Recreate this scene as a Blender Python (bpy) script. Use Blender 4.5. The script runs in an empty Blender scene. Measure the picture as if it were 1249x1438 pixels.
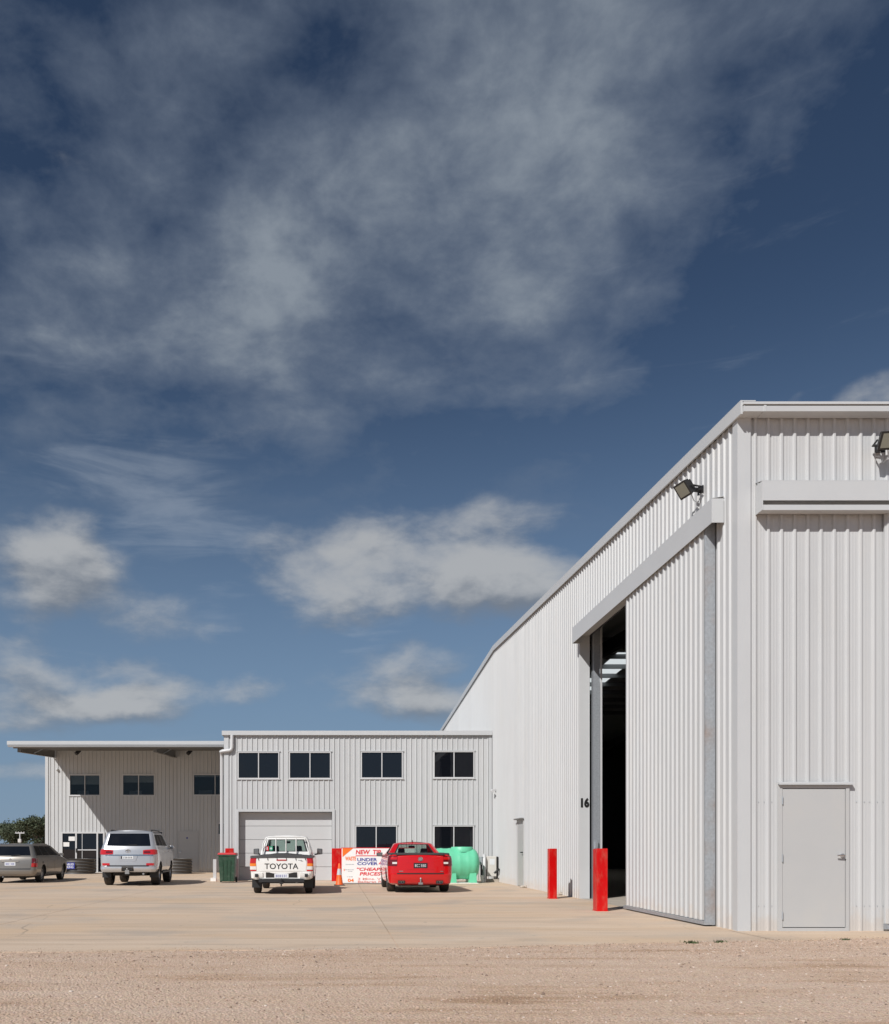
import bpy, bmesh, math, random
import numpy as np
from mathutils import Vector, Matrix, noise as mnoise

R = math.radians
random.seed(7)
scene = bpy.context.scene
C = scene.collection

# ------------------------------------------------------------------ camera
EYE = 1.187
cam_data = bpy.data.cameras.new('camera')
cam = bpy.data.objects.new('camera', cam_data)
C.objects.link(cam)
cam.location = (0, 0, EYE)
cam.rotation_euler = (R(90), 0, 0)
cam_data.sensor_fit = 'HORIZONTAL'
cam_data.sensor_width = 36
cam_data.lens = 36 * 1240 / 1249
cam_data.shift_x = 0.1221          # rising and cross shift of an architectural lens
cam_data.shift_y = 0.3787
cam_data.clip_end = 6000
scene.camera = cam

# ------------------------------------------------------------------ light
SUN = Vector((-0.763, -1.0, 1.0)).normalized()      # towards the sun
sun_data = bpy.data.lights.new('sun', 'SUN')
sun_data.energy = 4.4
sun_data.angle = R(0.53)
sun_data.color = (1.0, 0.972, 0.94)
sun = bpy.data.objects.new('sun', sun_data)
C.objects.link(sun)
sun.rotation_euler = SUN.to_track_quat('Z', 'Y').to_euler()

scene.view_settings.view_transform = 'Standard'
scene.view_settings.look = 'None'
scene.view_settings.gamma = 1
scene.view_settings.exposure = 0
scene.view_settings.use_curve_mapping = False

SKY_STRENGTH = 0.075
world = bpy.data.worlds.new('World')
scene.world = world
world.use_nodes = True


class NT:
    """small helper to chain shader nodes"""
    def __init__(s, tree):
        s.t = tree
        s.t.nodes.clear()

    def n(s, kind, **kw):
        nd = s.t.nodes.new(kind)
        for k, v in kw.items():
            setattr(nd, k, v)
        return nd

    def put(s, sock, v):
        if isinstance(v, bpy.types.NodeSocket):
            s.t.links.new(v, sock)
        elif v is not None:
            sock.default_value = v

    def math(s, op, a, b=None, c=None, clamp=False):
        nd = s.n('ShaderNodeMath', operation=op, use_clamp=clamp)
        s.put(nd.inputs[0], a)
        s.put(nd.inputs[1], b)
        s.put(nd.inputs[2], c)
        return nd.outputs[0]

    def vec(s, op, a, b=None):
        nd = s.n('ShaderNodeVectorMath', operation=op)
        s.put(nd.inputs[0], a)
        s.put(nd.inputs[1], b)
        return nd.outputs['Value'] if op in ('LENGTH', 'DOT_PRODUCT') else nd.outputs[0]

    def rng(s, v, a, b, c=0.0, d=1.0, smooth=True):
        nd = s.n('ShaderNodeMapRange', interpolation_type='SMOOTHSTEP' if smooth else 'LINEAR')
        s.put(nd.inputs[0], v)
        for i, x in enumerate((a, b, c, d)):
            s.put(nd.inputs[i + 1], x)
        return nd.outputs[0]

    def noise(s, v, scale, detail=4, rough=0.5, dist=0.0, lac=2.0):
        nd = s.n('ShaderNodeTexNoise')
        if v is not None:
            s.put(nd.inputs['Vector'], v)
        nd.inputs['Scale'].default_value = scale
        nd.inputs['Detail'].default_value = detail
        nd.inputs['Roughness'].default_value = rough
        nd.inputs['Lacunarity'].default_value = lac
        nd.inputs['Distortion'].default_value = dist
        return nd.outputs[0]

    def mix(s, f, a, b, blend='MIX'):
        nd = s.n('ShaderNodeMix', data_type='RGBA', blend_type=blend)
        s.put(nd.inputs[0], f)
        s.put(nd.inputs[6], a)
        s.put(nd.inputs[7], b)
        return nd.outputs[2]

    def ramp(s, f, stops):
        nd = s.n('ShaderNodeValToRGB')
        el = nd.color_ramp.elements
        while len(el) < len(stops):
            el.new(0.5)
        for e, (p, c) in zip(el, stops):
            e.position = p
            e.color = (*c, 1)
        s.put(nd.inputs[0], f)
        return nd.outputs[0]


def build_sky():
    t = NT(world.node_tree)
    out = t.n('ShaderNodeOutputWorld')
    bg = t.n('ShaderNodeBackground')
    bg.inputs['Strength'].default_value = SKY_STRENGTH
    t.t.links.new(bg.outputs[0], out.inputs[0])
    sky = t.n('ShaderNodeTexSky', sky_type='NISHITA')
    sky.sun_disc = False
    sky.sun_elevation = math.asin(SUN.z)
    sky.sun_rotation = math.atan2(SUN.x, SUN.y)
    sky.altitude = 400
    sky.air_density = 0.9
    sky.dust_density = 0.0
    sky.ozone_density = 2.2
    # polarising filter: the blue of the whole sky is held back and deepened
    gam = t.n('ShaderNodeGamma')
    t.put(gam.inputs[0], sky.outputs[0])
    gam.inputs[1].default_value = 1.25
    base = t.mix(1.0, gam.outputs[0], (0.53, 0.50, 0.455, 1), 'MULTIPLY')

    gen = t.n('ShaderNodeTexCoord').outputs['Generated']
    d = t.vec('NORMALIZE', gen)
    sep = t.n('ShaderNodeSeparateXYZ')
    t.put(sep.inputs[0], d)
    dz = sep.outputs[2]
    K = 1.0 / SKY_STRENGTH
    # pale blue haze lying along the whole horizon
    base = t.mix(t.rng(dz, 0.53, -0.04, 0.0, 0.92), base, (0.185 * K, 0.28 * K, 0.415 * K, 1))

    def bearing(px, py):                 # direction of a cloud, as a unit vector
        return Vector(((px - 472) / 1240, 1.0, (1192 - py) / 1240)).normalized()

    def blobs(lst, coord):
        tot = None
        for (px, py, rad, kz, amp) in lst:
            c = bearing(px, py)
            df = t.vec('SUBTRACT', coord, tuple(c))
            df = t.vec('MULTIPLY', df, (1, 1, kz))
            v = t.rng(t.vec('LENGTH', df), 0.0, rad, amp, 0.0)
            tot = v if tot is None else t.math('ADD', tot, v)
        return tot

    # warped direction gives the cloud outlines their ragged edge
    wn = t.n('ShaderNodeTexNoise')
    t.put(wn.inputs['Vector'], d)
    wn.inputs['Scale'].default_value = 13
    wn.inputs['Detail'].default_value = 6
    wv = t.vec('SUBTRACT', wn.outputs['Color'], (0.5, 0.5, 0.5))
    wv = t.vec('MULTIPLY', wv, (0.05, 0.05, 0.045))
    dw = t.vec('ADD', d, wv)

    # ---- high veil of thin broken cloud
    zz = t.math('ADD', dz, 0.22)
    zz = t.math('MAXIMUM', zz, 0.08)
    cmb = t.n('ShaderNodeCombineXYZ')
    for i in range(3):
        t.put(cmb.inputs[i], zz)
    q = t.vec('DIVIDE', d, cmb.outputs[0])
    n1 = t.noise(q, 4.6, 6, 0.50, 0.25)
    n1b = t.noise(q, 10.5, 7, 0.60, 0.15)
    b1 = blobs([
        (820, -10, 0.34, 1.7, 0.44), (620, 60, 0.20, 1.8, 0.20), (330, 60, 0.30, 1.4, 0.05), (100, 170, 0.30, 1.2, 0.08),
        (430, 330, 0.24, 1.2, 0.20), (385, 455, 0.10, 1.0, 0.55), (250, 520, 0.22, 2.2, 0.13),
        (660, 490, 0.22, 2.4, 0.22), (830, 440, 0.16, 1.2, 0.20), (900, 120, 0.26, 1.2, 0.16), (640, 300, 0.24, 1.2, 0.12), (500, 120, 0.10, 1.2, -0.25), (560, 400, 0.12, 1.4, -0.12),
        (1180, 20, 0.20, 1.5, 0.15), (40, 380, 0.24, 1.2, 0.13), (60, 520, 0.12, 2.0, -0.10),
        (1200, 300, 0.32, 1.0, -0.42), (1020, 620, 0.22, 1.6, -0.24), (1240, 480, 0.25, 1.2, -0.3),
        (560, 640, 0.20, 2.6, -0.22), (820, 640, 0.24, 2.6, -0.24), (60, 600, 0.14, 2.4, -0.10)], dw)
    s1 = t.math('MULTIPLY_ADD', b1, 0.62, t.math('MULTIPLY_ADD', n1, 1.0, t.math('MULTIPLY', n1b, 0.72)))
    high = t.rng(dz, 0.30, 0.46)
    veil = t.math('MULTIPLY', t.rng(s1, 0.76, 1.36, smooth=False), high)
    veil_d = t.rng(veil, 0.35, 1.0)
    veil = t.math('MULTIPLY', veil, 0.92)

    # ---- wisps of cirrus, drawn out across the sky
    dr = t.n('ShaderNodeMapping')
    dr.inputs['Rotation'].default_value = (0, R(22), 0)
    dr.inputs['Scale'].default_value = (2.2, 2.2, 13)
    t.put(dr.inputs[0], d)
    n3 = t.noise(dr.outputs[0], 2.2, 8, 0.6, 0.8)
    b3 = blobs([(220, 690, 0.16, 2.2, 0.26), (60, 650, 0.10, 2.0, 0.15), (290, 870, 0.09, 2.4, 0.24),
                (520, 890, 0.10, 2.4, 0.18), (330, 740, 0.10, 2.6, 0.18)], dw)
    cir = t.math('MULTIPLY', t.rng(t.math('ADD', n3, b3), 0.58, 0.95), 0.34)

    # ---- fair-weather cumulus low in the sky
    cs = t.vec('MULTIPLY', d, (1.0, 1.0, 2.1))
    n2 = t.noise(cs, 8.5, 9, 0.56, 0.15)
    lst = [(80, 785, 0.105, 1.1, 0.58), (40, 800, 0.090, 1.3, 0.30), (110, 800, 0.08, 1.2, 0.25), (170, 860, 0.13, 2.2, 0.27), (250, 870, 0.11, 2.6, 0.20), (60, 850, 0.12, 2.6, 0.2),
           (590, 825, 0.19, 2.8, 0.46), (455, 838, 0.13, 2.8, 0.44), (430, 775, 0.12, 2.6, 0.22), (520, 750, 0.13, 2.6, 0.24), (720, 825, 0.16, 2.8, 0.46), (600, 770, 0.19, 2.4, 0.26), (690, 730, 0.10, 1.6, 0.24),
           (800, 745, 0.09, 1.6, 0.24), (450, 770, 0.12, 2.2, 0.20), (770, 810, 0.10, 2.0, 0.25),
           (580, 918, 0.10, 2.8, 0.46), (520, 960, 0.16, 3.4, 0.42), (640, 975, 0.13, 3.0, 0.38), (600, 1000, 0.16, 3.6, 0.28),
           (350, 975, 0.052, 1.4, 0.58), (25, 912, 0.07, 2.4, 0.48), (100, 935, 0.075, 3.0, 0.46), (190, 935, 0.065, 3.0, 0.42),
           (60, 982, 0.16, 3.8, 0.52), (210, 980, 0.12, 3.4, 0.48), (130, 1000, 0.18, 4.2, 0.34), (20, 1022, 0.09, 4.2, 0.42),
           (120, 1070, 0.18, 5.0, 0.34), (20, 1085, 0.10, 5.0, 0.20), (15, 945, 0.10, 4.5, 0.30), (260, 960, 0.08, 3.5, 0.3),
           (1235, 555, 0.060, 1.5, 0.62), (1125, 558, 0.022, 1.6, 0.35)]
    b2 = blobs(lst, dw)
    # the same field a little higher up: where it thins out the cloud top catches the sun
    up = t.vec('ADD', dw, (-0.010, 0.0, 0.030))
    b2u = blobs([x for x in lst if x[4] > 0.24], up)
    behind = t.rng(sep.outputs[1], 0.25, -0.15)
    b2 = t.math('ADD', b2, t.math('MULTIPLY', behind, 0.15))
    n2f = t.noise(cs, 26, 6, 0.6, 0.3)
    s2 = t.math('MULTIPLY_ADD', b2, 0.78, t.math('MULTIPLY_ADD', n2, 0.86, t.math('MULTIPLY', n2f, 0.26)))
    cum = t.rng(s2, 0.68, 1.20)
    cum = t.math('MULTIPLY', cum, t.rng(dz, 0.0, 0.05))
    csu = t.vec('ADD', cs, (-0.012, 0, 0.03))
    n2u = t.noise(csu, 8.5, 6, 0.56, 0.15)
    grad = t.math('ADD', t.math('MULTIPLY', t.math('SUBTRACT', n2, n2u), 2.0), t.math('SUBTRACT', b2, b2u))
    grad = t.math('ADD', grad, t.math('MULTIPLY', t.math('SUBTRACT', n2f, 0.5), 0.45))
    lit = t.rng(grad, -0.34, 0.52)

    veil_col = t.mix(veil_d, (0.185 * K, 0.225 * K, 0.29 * K, 1), (0.26 * K, 0.30 * K, 0.35 * K, 1))
    cum_col = t.mix(lit, (0.185 * K, 0.21 * K, 0.25 * K, 1), (0.45 * K, 0.46 * K, 0.47 * K, 1))
    col = t.mix(veil, base, veil_col)
    col = t.mix(cir, col, (0.40 * K, 0.45 * K, 0.52 * K, 1))
    col = t.mix(t.math('MULTIPLY', cum, 0.86), col, cum_col)
    t.t.links.new(col, bg.inputs['Color'])


build_sky()

# ------------------------------------------------------------------ materials
MATS = {}


def pbr(name, col, rough=0.5, metal=0.0, var=0.0, vscale=3.0, bump=0.0, bscale=60.0, coat=0.0, spec=0.5,
        dirt=None, dirt_amt=0.0, dirt_scale=2.0, stretch=(1, 1, 1)):
    m = bpy.data.materials.new(name)
    m.use_nodes = True
    t = NT(m.node_tree)
    out = t.n('ShaderNodeOutputMaterial')
    p = t.n('ShaderNodeBsdfPrincipled')
    t.t.links.new(p.outputs[0], out.inputs[0])
    p.inputs['Base Color'].default_value = (*col, 1)
    p.inputs['Roughness'].default_value = rough
    p.inputs['Metallic'].default_value = metal
    p.inputs['Coat Weight'].default_value = coat
    p.inputs['Coat Roughness'].default_value = 0.04
    p.inputs['Specular IOR Level'].default_value = spec
    if var or bump or dirt:
        co = t.n('ShaderNodeTexCoord').outputs['Object']
        mp = t.n('ShaderNodeMapping')
        mp.inputs['Scale'].default_value = stretch
        t.put(mp.inputs[0], co)
        v = mp.outputs[0]
        c = (*col, 1)
        if var:
            f = t.noise(v, vscale, 5, 0.6)
            lo = tuple(x * (1 - var) for x in col)
            hi = tuple(min(1, x * (1 + var)) for x in col)
            c = t.ramp(f, [(0.3, lo), (0.7, hi)])
        if dirt:
            f2 = t.rng(t.noise(v, dirt_scale, 7, 0.65), 0.45, 0.8, 0, dirt_amt)
            c = t.mix(f2, c, (*dirt, 1))
        t.put(p.inputs['Base Color'], c)
        if bump:
            b = t.n('ShaderNodeBump')
            b.inputs['Strength'].default_value = bump
            b.inputs['Distance'].default_value = 0.01
            t.put(b.inputs['Height'], t.noise(v, bscale, 4, 0.6))
            t.t.links.new(b.outputs[0], p.inputs['Normal'])
    MATS[name] = m
    return m


cladding = pbr('cladding', (0.505, 0.512, 0.514), 0.42, var=0.022, vscale=1.3, dirt=(0.52, 0.46, 0.38), dirt_amt=0.13, dirt_scale=1.1, stretch=(2.2, 2.2, 0.35))


def weather_cladding(m):
    """each sheet slightly its own tone, and dry splash marks along the foot of the wall"""
    t = NT.__new__(NT)
    t.t = m.node_tree
    p = next(n for n in t.t.nodes if n.type == 'BSDF_PRINCIPLED')
    src = p.inputs['Base Color'].links[0].from_socket
    co = t.n('ShaderNodeTexCoord').outputs['Object']
    sp = t.n('ShaderNodeSeparateXYZ')
    t.put(sp.inputs[0], co)
    u = t.math('FLOOR', t.math('DIVIDE', t.math('ADD', sp.outputs[0], sp.outputs[1]), 0.762))
    wn = t.n('ShaderNodeTexWhiteNoise', noise_dimensions='1D')
    t.put(wn.inputs['W'], u)
    f = t.math('MULTIPLY_ADD', wn.outputs[0], 0.05, 0.972)
    cm = t.n('ShaderNodeCombineXYZ')
    for i in range(3):
        t.put(cm.inputs[i], f)
    c = t.mix(1.0, src, cm.outputs[0], 'MULTIPLY')
    h = t.math('SUBTRACT', sp.outputs[2], t.math('MULTIPLY', t.noise(co, 5, 5, 0.65), 0.75))
    c = t.mix(t.rng(h, -0.05, -0.32, 0.0, 0.30), c, (0.50, 0.39, 0.29, 1))
    t.put(p.inputs['Base Color'], c)
    t.put(p.inputs['Roughness'], t.rng(t.noise(co, 2.2, 4, 0.6), 0.3, 0.7, 0.36, 0.50))


weather_cladding(cladding)
trim = pbr('trim_white', (0.515, 0.525, 0.53), 0.4, var=0.02, vscale=2)
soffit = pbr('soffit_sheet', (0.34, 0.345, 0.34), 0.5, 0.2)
shade_steel = pbr('rafter_steel', (0.17, 0.165, 0.155), 0.55, var=0.08, vscale=4)
interior_dark = pbr('interior_dark', (0.045, 0.045, 0.05), 0.9, var=0.1)  # near black, so the shed's inside stays dark by colour
purlin_mat = pbr('purlin_steel', (0.30, 0.31, 0.32), 0.5, 0.4)
galv = pbr('galvanised', (0.40, 0.425, 0.45), 0.45, 0.35, var=0.16, vscale=22, dirt=(0.36, 0.17, 0.06), dirt_amt=0.5, dirt_scale=1.6)
galv_plain = pbr('galvanised_clean', (0.42, 0.45, 0.48), 0.42, 0.5, var=0.12, vscale=25)
alu = pbr('white_aluminium', (0.56, 0.56, 0.56), 0.35)
doorpaint = pbr('door_paint', (0.455, 0.458, 0.455), 0.45, var=0.02, vscale=1.5, dirt=(0.5, 0.44, 0.36), dirt_amt=0.12, dirt_scale=1.5)
rollermat = pbr('roller_paint', (0.51, 0.515, 0.515), 0.45, var=0.015)
red = pbr('red_enamel', (0.56, 0.003, 0.004), 0.26, var=0.10, vscale=3, coat=0.12, spec=0.3, dirt=(0.40, 0.17, 0.12), dirt_amt=0.5, dirt_scale=7, stretch=(1, 1, .45))
black = pbr('black_plastic', (0.018, 0.018, 0.019), 0.5)
rubber = pbr('rubber', (0.022, 0.021, 0.02), 0.8, var=0.2, vscale=8, dirt=(0.16, 0.10, 0.06), dirt_amt=0.6, dirt_scale=5)
under = pbr('underbody', (0.02, 0.019, 0.018), 0.85, dirt=(0.09, 0.06, 0.04), dirt_amt=0.5, dirt_scale=4)
chrome = pbr('chrome', (0.72, 0.72, 0.72), 0.15, 1.0)
alloy = pbr('alloy', (0.46, 0.46, 0.47), 0.32, 0.8)
steelrim = pbr('steel_rim', (0.34, 0.34, 0.34), 0.45, 0.6)
silver = pbr('silver_paint', (0.56, 0.57, 0.59), 0.30, 0.55, coat=0.8, dirt=(0.40, 0.33, 0.26), dirt_amt=0.15, dirt_scale=2.5)
champagne = pbr('champagne_paint', (0.26, 0.24, 0.215), 0.34, 0.6, coat=0.6, dirt=(0.34, 0.26, 0.18), dirt_amt=0.25, dirt_scale=2.5)
whitepaint = pbr('white_car_paint', (0.78, 0.775, 0.75), 0.28, coat=0.6, dirt=(0.50, 0.38, 0.26), dirt_amt=0.28, dirt_scale=2.2)
redpaint = pbr('red_car_paint', (0.54, 0.003, 0.006), 0.26, coat=0.75, dirt=(0.30, 0.08, 0.05), dirt_amt=0.08, dirt_scale=2.0)
lamp_red = pbr('lamp_red', (0.50, 0.012, 0.014), 0.12, coat=1.0)
lamp_amber = pbr('lamp_amber', (0.80, 0.22, 0.02), 0.15, coat=1.0)
lamp_dark = pbr('lamp_dark_red', (.13, .005, .008), .1, coat=1.0)
lamp_clear = pbr('lamp_clear', (0.72, 0.70, 0.68), 0.12, coat=1.0)
plate_white = pbr('plate_white', (0.70, 0.72, 0.74), 0.4)
plate_black = pbr('plate_black', (0.02, 0.02, 0.022), 0.4)
blue_print = pbr('blue_print', (0.03, 0.04, 0.28), 0.5)
red_print = pbr('red_print', (0.66, 0.02, 0.03), 0.5)
pink_print = pbr('faded_red_print', (0.72, 0.26, 0.22), 0.5)
orange_print = pbr('orange_print', (0.86, 0.16, 0.01), 0.5)
yellow_print = pbr('yellow_print', (0.86, 0.52, 0.03), 0.5)
grey_print = pbr('grey_print', (0.34, 0.36, 0.38), 0.5)
black_print = pbr('black_print', (0.012, 0.012, 0.012), 0.45)
board_white = pbr('board_white', (0.80, 0.79, 0.77), 0.45, dirt=(0.6, 0.5, 0.42), dirt_amt=0.15)
paper = pbr('paper', (0.75, 0.74, 0.72), 0.8)
vinyl = pbr('vinyl_cover', (0.035, 0.034, 0.035), 0.6, bump=0.25, bscale=9)
binmat = pbr('bin_green', (0.016, 0.055, 0.03), 0.5, var=0.25, vscale=12, dirt=(0.22, 0.24, 0.20), dirt_amt=0.25, dirt_scale=7)
binlid = pbr('bin_lid_red', (0.52, 0.02, 0.025), 0.45)
conemat = pbr('cone_orange', (0.85, 0.13, 0.015), 0.5)
reflective = pbr('cone_band', (0.55, 0.56, 0.58), 0.35)
tankmat = pbr('tank_green', (0.135, 0.56, 0.34), 0.42, var=0.05, vscale=3)
acmat = pbr('cabinet_cream', (0.62, 0.60, 0.56), 0.5, dirt=(0.4, 0.35, 0.3), dirt_amt=0.2)
sandstone = pbr('rubble', (0.48, 0.43, 0.37), 0.9, var=0.2, vscale=12)
planter = pbr('planter_steel', (0.085, 0.08, 0.076), 0.5, 0.2, var=0.12)
soil = pbr('soil', (0.06, 0.04, 0.03), 0.95, bump=0.6, bscale=20)
seatmat = pbr('seat_cloth', (0.03, 0.03, 0.034), 0.85)
bark = pbr('bark', (0.13, 0.105, 0.085), 0.9, var=0.3, vscale=2)
leafmat = pbr('gum_leaf', (0.075, 0.092, 0.048), 0.6, var=0.4, vscale=0.7)
weedmat = pbr('weed_leaf', (0.07, 0.10, 0.03), 0.7, var=0.35, vscale=9)
polemat = pbr('weathered_timber', (0.22, 0.20, 0.18), 0.85)
flood_glass = pbr('lamp_lens', (0.26, 0.265, 0.22), 0.3)
firstaid_green = pbr('sticker_green', (0.01, 0.30, 0.14), 0.5)
footing = pbr('footing_concrete', (0.42, 0.37, 0.31), 0.85, var=0.1, vscale=3)


def glass_mat(name, tint, rough=0.02, ior=1.5, spec=0.5):
    """dark glazing whose surface mirrors the surroundings by its own Fresnel"""
    m = bpy.data.materials.new(name)
    m.use_nodes = True
    t = NT(m.node_tree)
    out = t.n('ShaderNodeOutputMaterial')
    p = t.n('ShaderNodeBsdfPrincipled')
    t.t.links.new(p.outputs[0], out.inputs[0])
    p.inputs['Base Color'].default_value = (*tint, 1)
    p.inputs['Roughness'].default_value = rough
    p.inputs['IOR'].default_value = ior
    p.inputs['Specular IOR Level'].default_value = spec
    b = t.n('ShaderNodeBump')
    b.inputs['Strength'].default_value = 0.05
    b.inputs['Distance'].default_value = 0.02
    t.put(b.inputs['Height'], t.noise(t.n('ShaderNodeTexCoord').outputs['Object'], 1.6, 2))
    t.t.links.new(b.outputs[0], p.inputs['Normal'])
    return m


window_glass = glass_mat('window_glass', (0.006, 0.007, 0.010), 0.015, 1.58)
mirror_glass = glass_mat('mirror_glass', (0.10, 0.11, 0.12), 0.03, 2.0)
privacy_glass = glass_mat('privacy_glass', (0.008, 0.009, 0.011), 0.05, 1.4, 0.03)


def clear_glass(name, tint):
    m = bpy.data.materials.new(name)
    m.use_nodes = True
    t = NT(m.node_tree)
    out = t.n('ShaderNodeOutputMaterial')
    tr = t.n('ShaderNodeBsdfTransparent')
    tr.inputs[0].default_value = (*tint, 1)
    gl = t.n('ShaderNodeBsdfGlossy')
    gl.inputs['Roughness'].default_value = 0.02
    fr = t.n('ShaderNodeFresnel')
    bk = t.n('ShaderNodeNewGeometry').outputs['Backfacing']      # the sheet is thin: same mirror from either face
    t.put(fr.inputs[0], t.math('MULTIPLY_ADD', bk, 1 / 1.45 - 1.45, 1.45))
    mx = t.n('ShaderNodeMixShader')
    t.t.links.new(fr.outputs[0], mx.inputs[0])
    t.t.links.new(tr.outputs[0], mx.inputs[1])
    t.t.links.new(gl.outputs[0], mx.inputs[2])
    t.t.links.new(mx.outputs[0], out.inputs[0])
    return m


room_glass = clear_glass('room_glass', (0.62, 0.66, 0.68))
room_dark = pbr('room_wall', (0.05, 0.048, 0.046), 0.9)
pale_mat = pbr('pale_grey', (0.42, 0.42, 0.41), 0.8)  # pale colour shared by the added pane panels and the cabinets
car_glass = clear_glass('car_glass', (0.62, 0.72, 0.68))


def skylight_mat():
    m = bpy.data.materials.new('skylight_sheet')
    m.use_nodes = True
    t = NT(m.node_tree)
    out = t.n('ShaderNodeOutputMaterial')
    tl = t.n('ShaderNodeBsdfTranslucent')
    tl.inputs[0].default_value = (0.72, 0.76, 0.74, 1)
    t.t.links.new(tl.outputs[0], out.inputs[0])
    return m


skylight = skylight_mat()


def gravel_mat():
    m = bpy.data.materials.new('gravel')
    m.use_nodes = True
    t = NT(m.node_tree)
    out = t.n('ShaderNodeOutputMaterial')
    p = t.n('ShaderNodeBsdfPrincipled')
    t.t.links.new(p.outputs[0], out.inputs[0])
    p.inputs['Roughness'].default_value = 0.95
    p.inputs['Specular IOR Level'].default_value = 0.1
    co = t.n('ShaderNodeTexCoord').outputs['Object']
    st = t.n('ShaderNodeMapping')
    st.inputs['Scale'].default_value = (0.22, 1.5, 1)
    st.inputs['Rotation'].default_value = (0, 0, R(-4))
    t.put(st.inputs[0], co)
    n1 = t.noise(st.outputs[0], 1.4, 7, 0.6, 0.3)        # ruts and streaks along the road
    n2 = t.noise(co, 1.1, 6, 0.6)                        # patches
    n3 = t.noise(co, 55, 3, 0.7)                         # grit
    vo = t.n('ShaderNodeTexVoronoi')
    t.put(vo.inputs['Vector'], co)
    vo.inputs['Scale'].default_value = 46
    c = t.ramp(n1, [(0.34, (0.46, 0.315, 0.215)), (0.45, (0.58, 0.42, 0.315)), (0.64, (0.63, 0.475, 0.375))])
    c = t.mix(t.rng(n2, 0.42, 0.72, 0, 0.5), c, (0.60, 0.45, 0.35, 1))
    damp = t.rng(t.math('ADD', t.math('MULTIPLY', n1, 0.6), t.math('MULTIPLY', n2, 0.4)), 0.405, 0.35, 0, 0.25)
    c = t.mix(damp, c, (0.22, 0.13, 0.075, 1))
    grit = t.ramp(n3, [(0.28, (0.48, 0.46, 0.44)), (0.5, (0.95, 0.94, 0.93)), (0.76, (1.35, 1.32, 1.28))])
    c = t.mix(0.7, c, grit, 'MULTIPLY')
    hs = t.n('ShaderNodeHueSaturation')
    hs.inputs['Saturation'].default_value = 0.25
    hs.inputs['Value'].default_value = 1.1
    t.put(hs.inputs['Color'], vo.outputs['Color'])
    c = t.mix(0.16, c, hs.outputs[0], 'OVERLAY')
    t.put(p.inputs['Base Color'], c)
    b = t.n('ShaderNodeBump')
    b.inputs['Strength'].default_value = 0.8
    b.inputs['Distance'].default_value = 0.02
    h = t.math('ADD', t.math('MULTIPLY', n3, 0.6), t.math('MULTIPLY', vo.outputs['Distance'], -0.7))
    t.put(b.inputs['Height'], h)
    t.t.links.new(b.outputs[0], p.inputs['Normal'])
    return m


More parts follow.
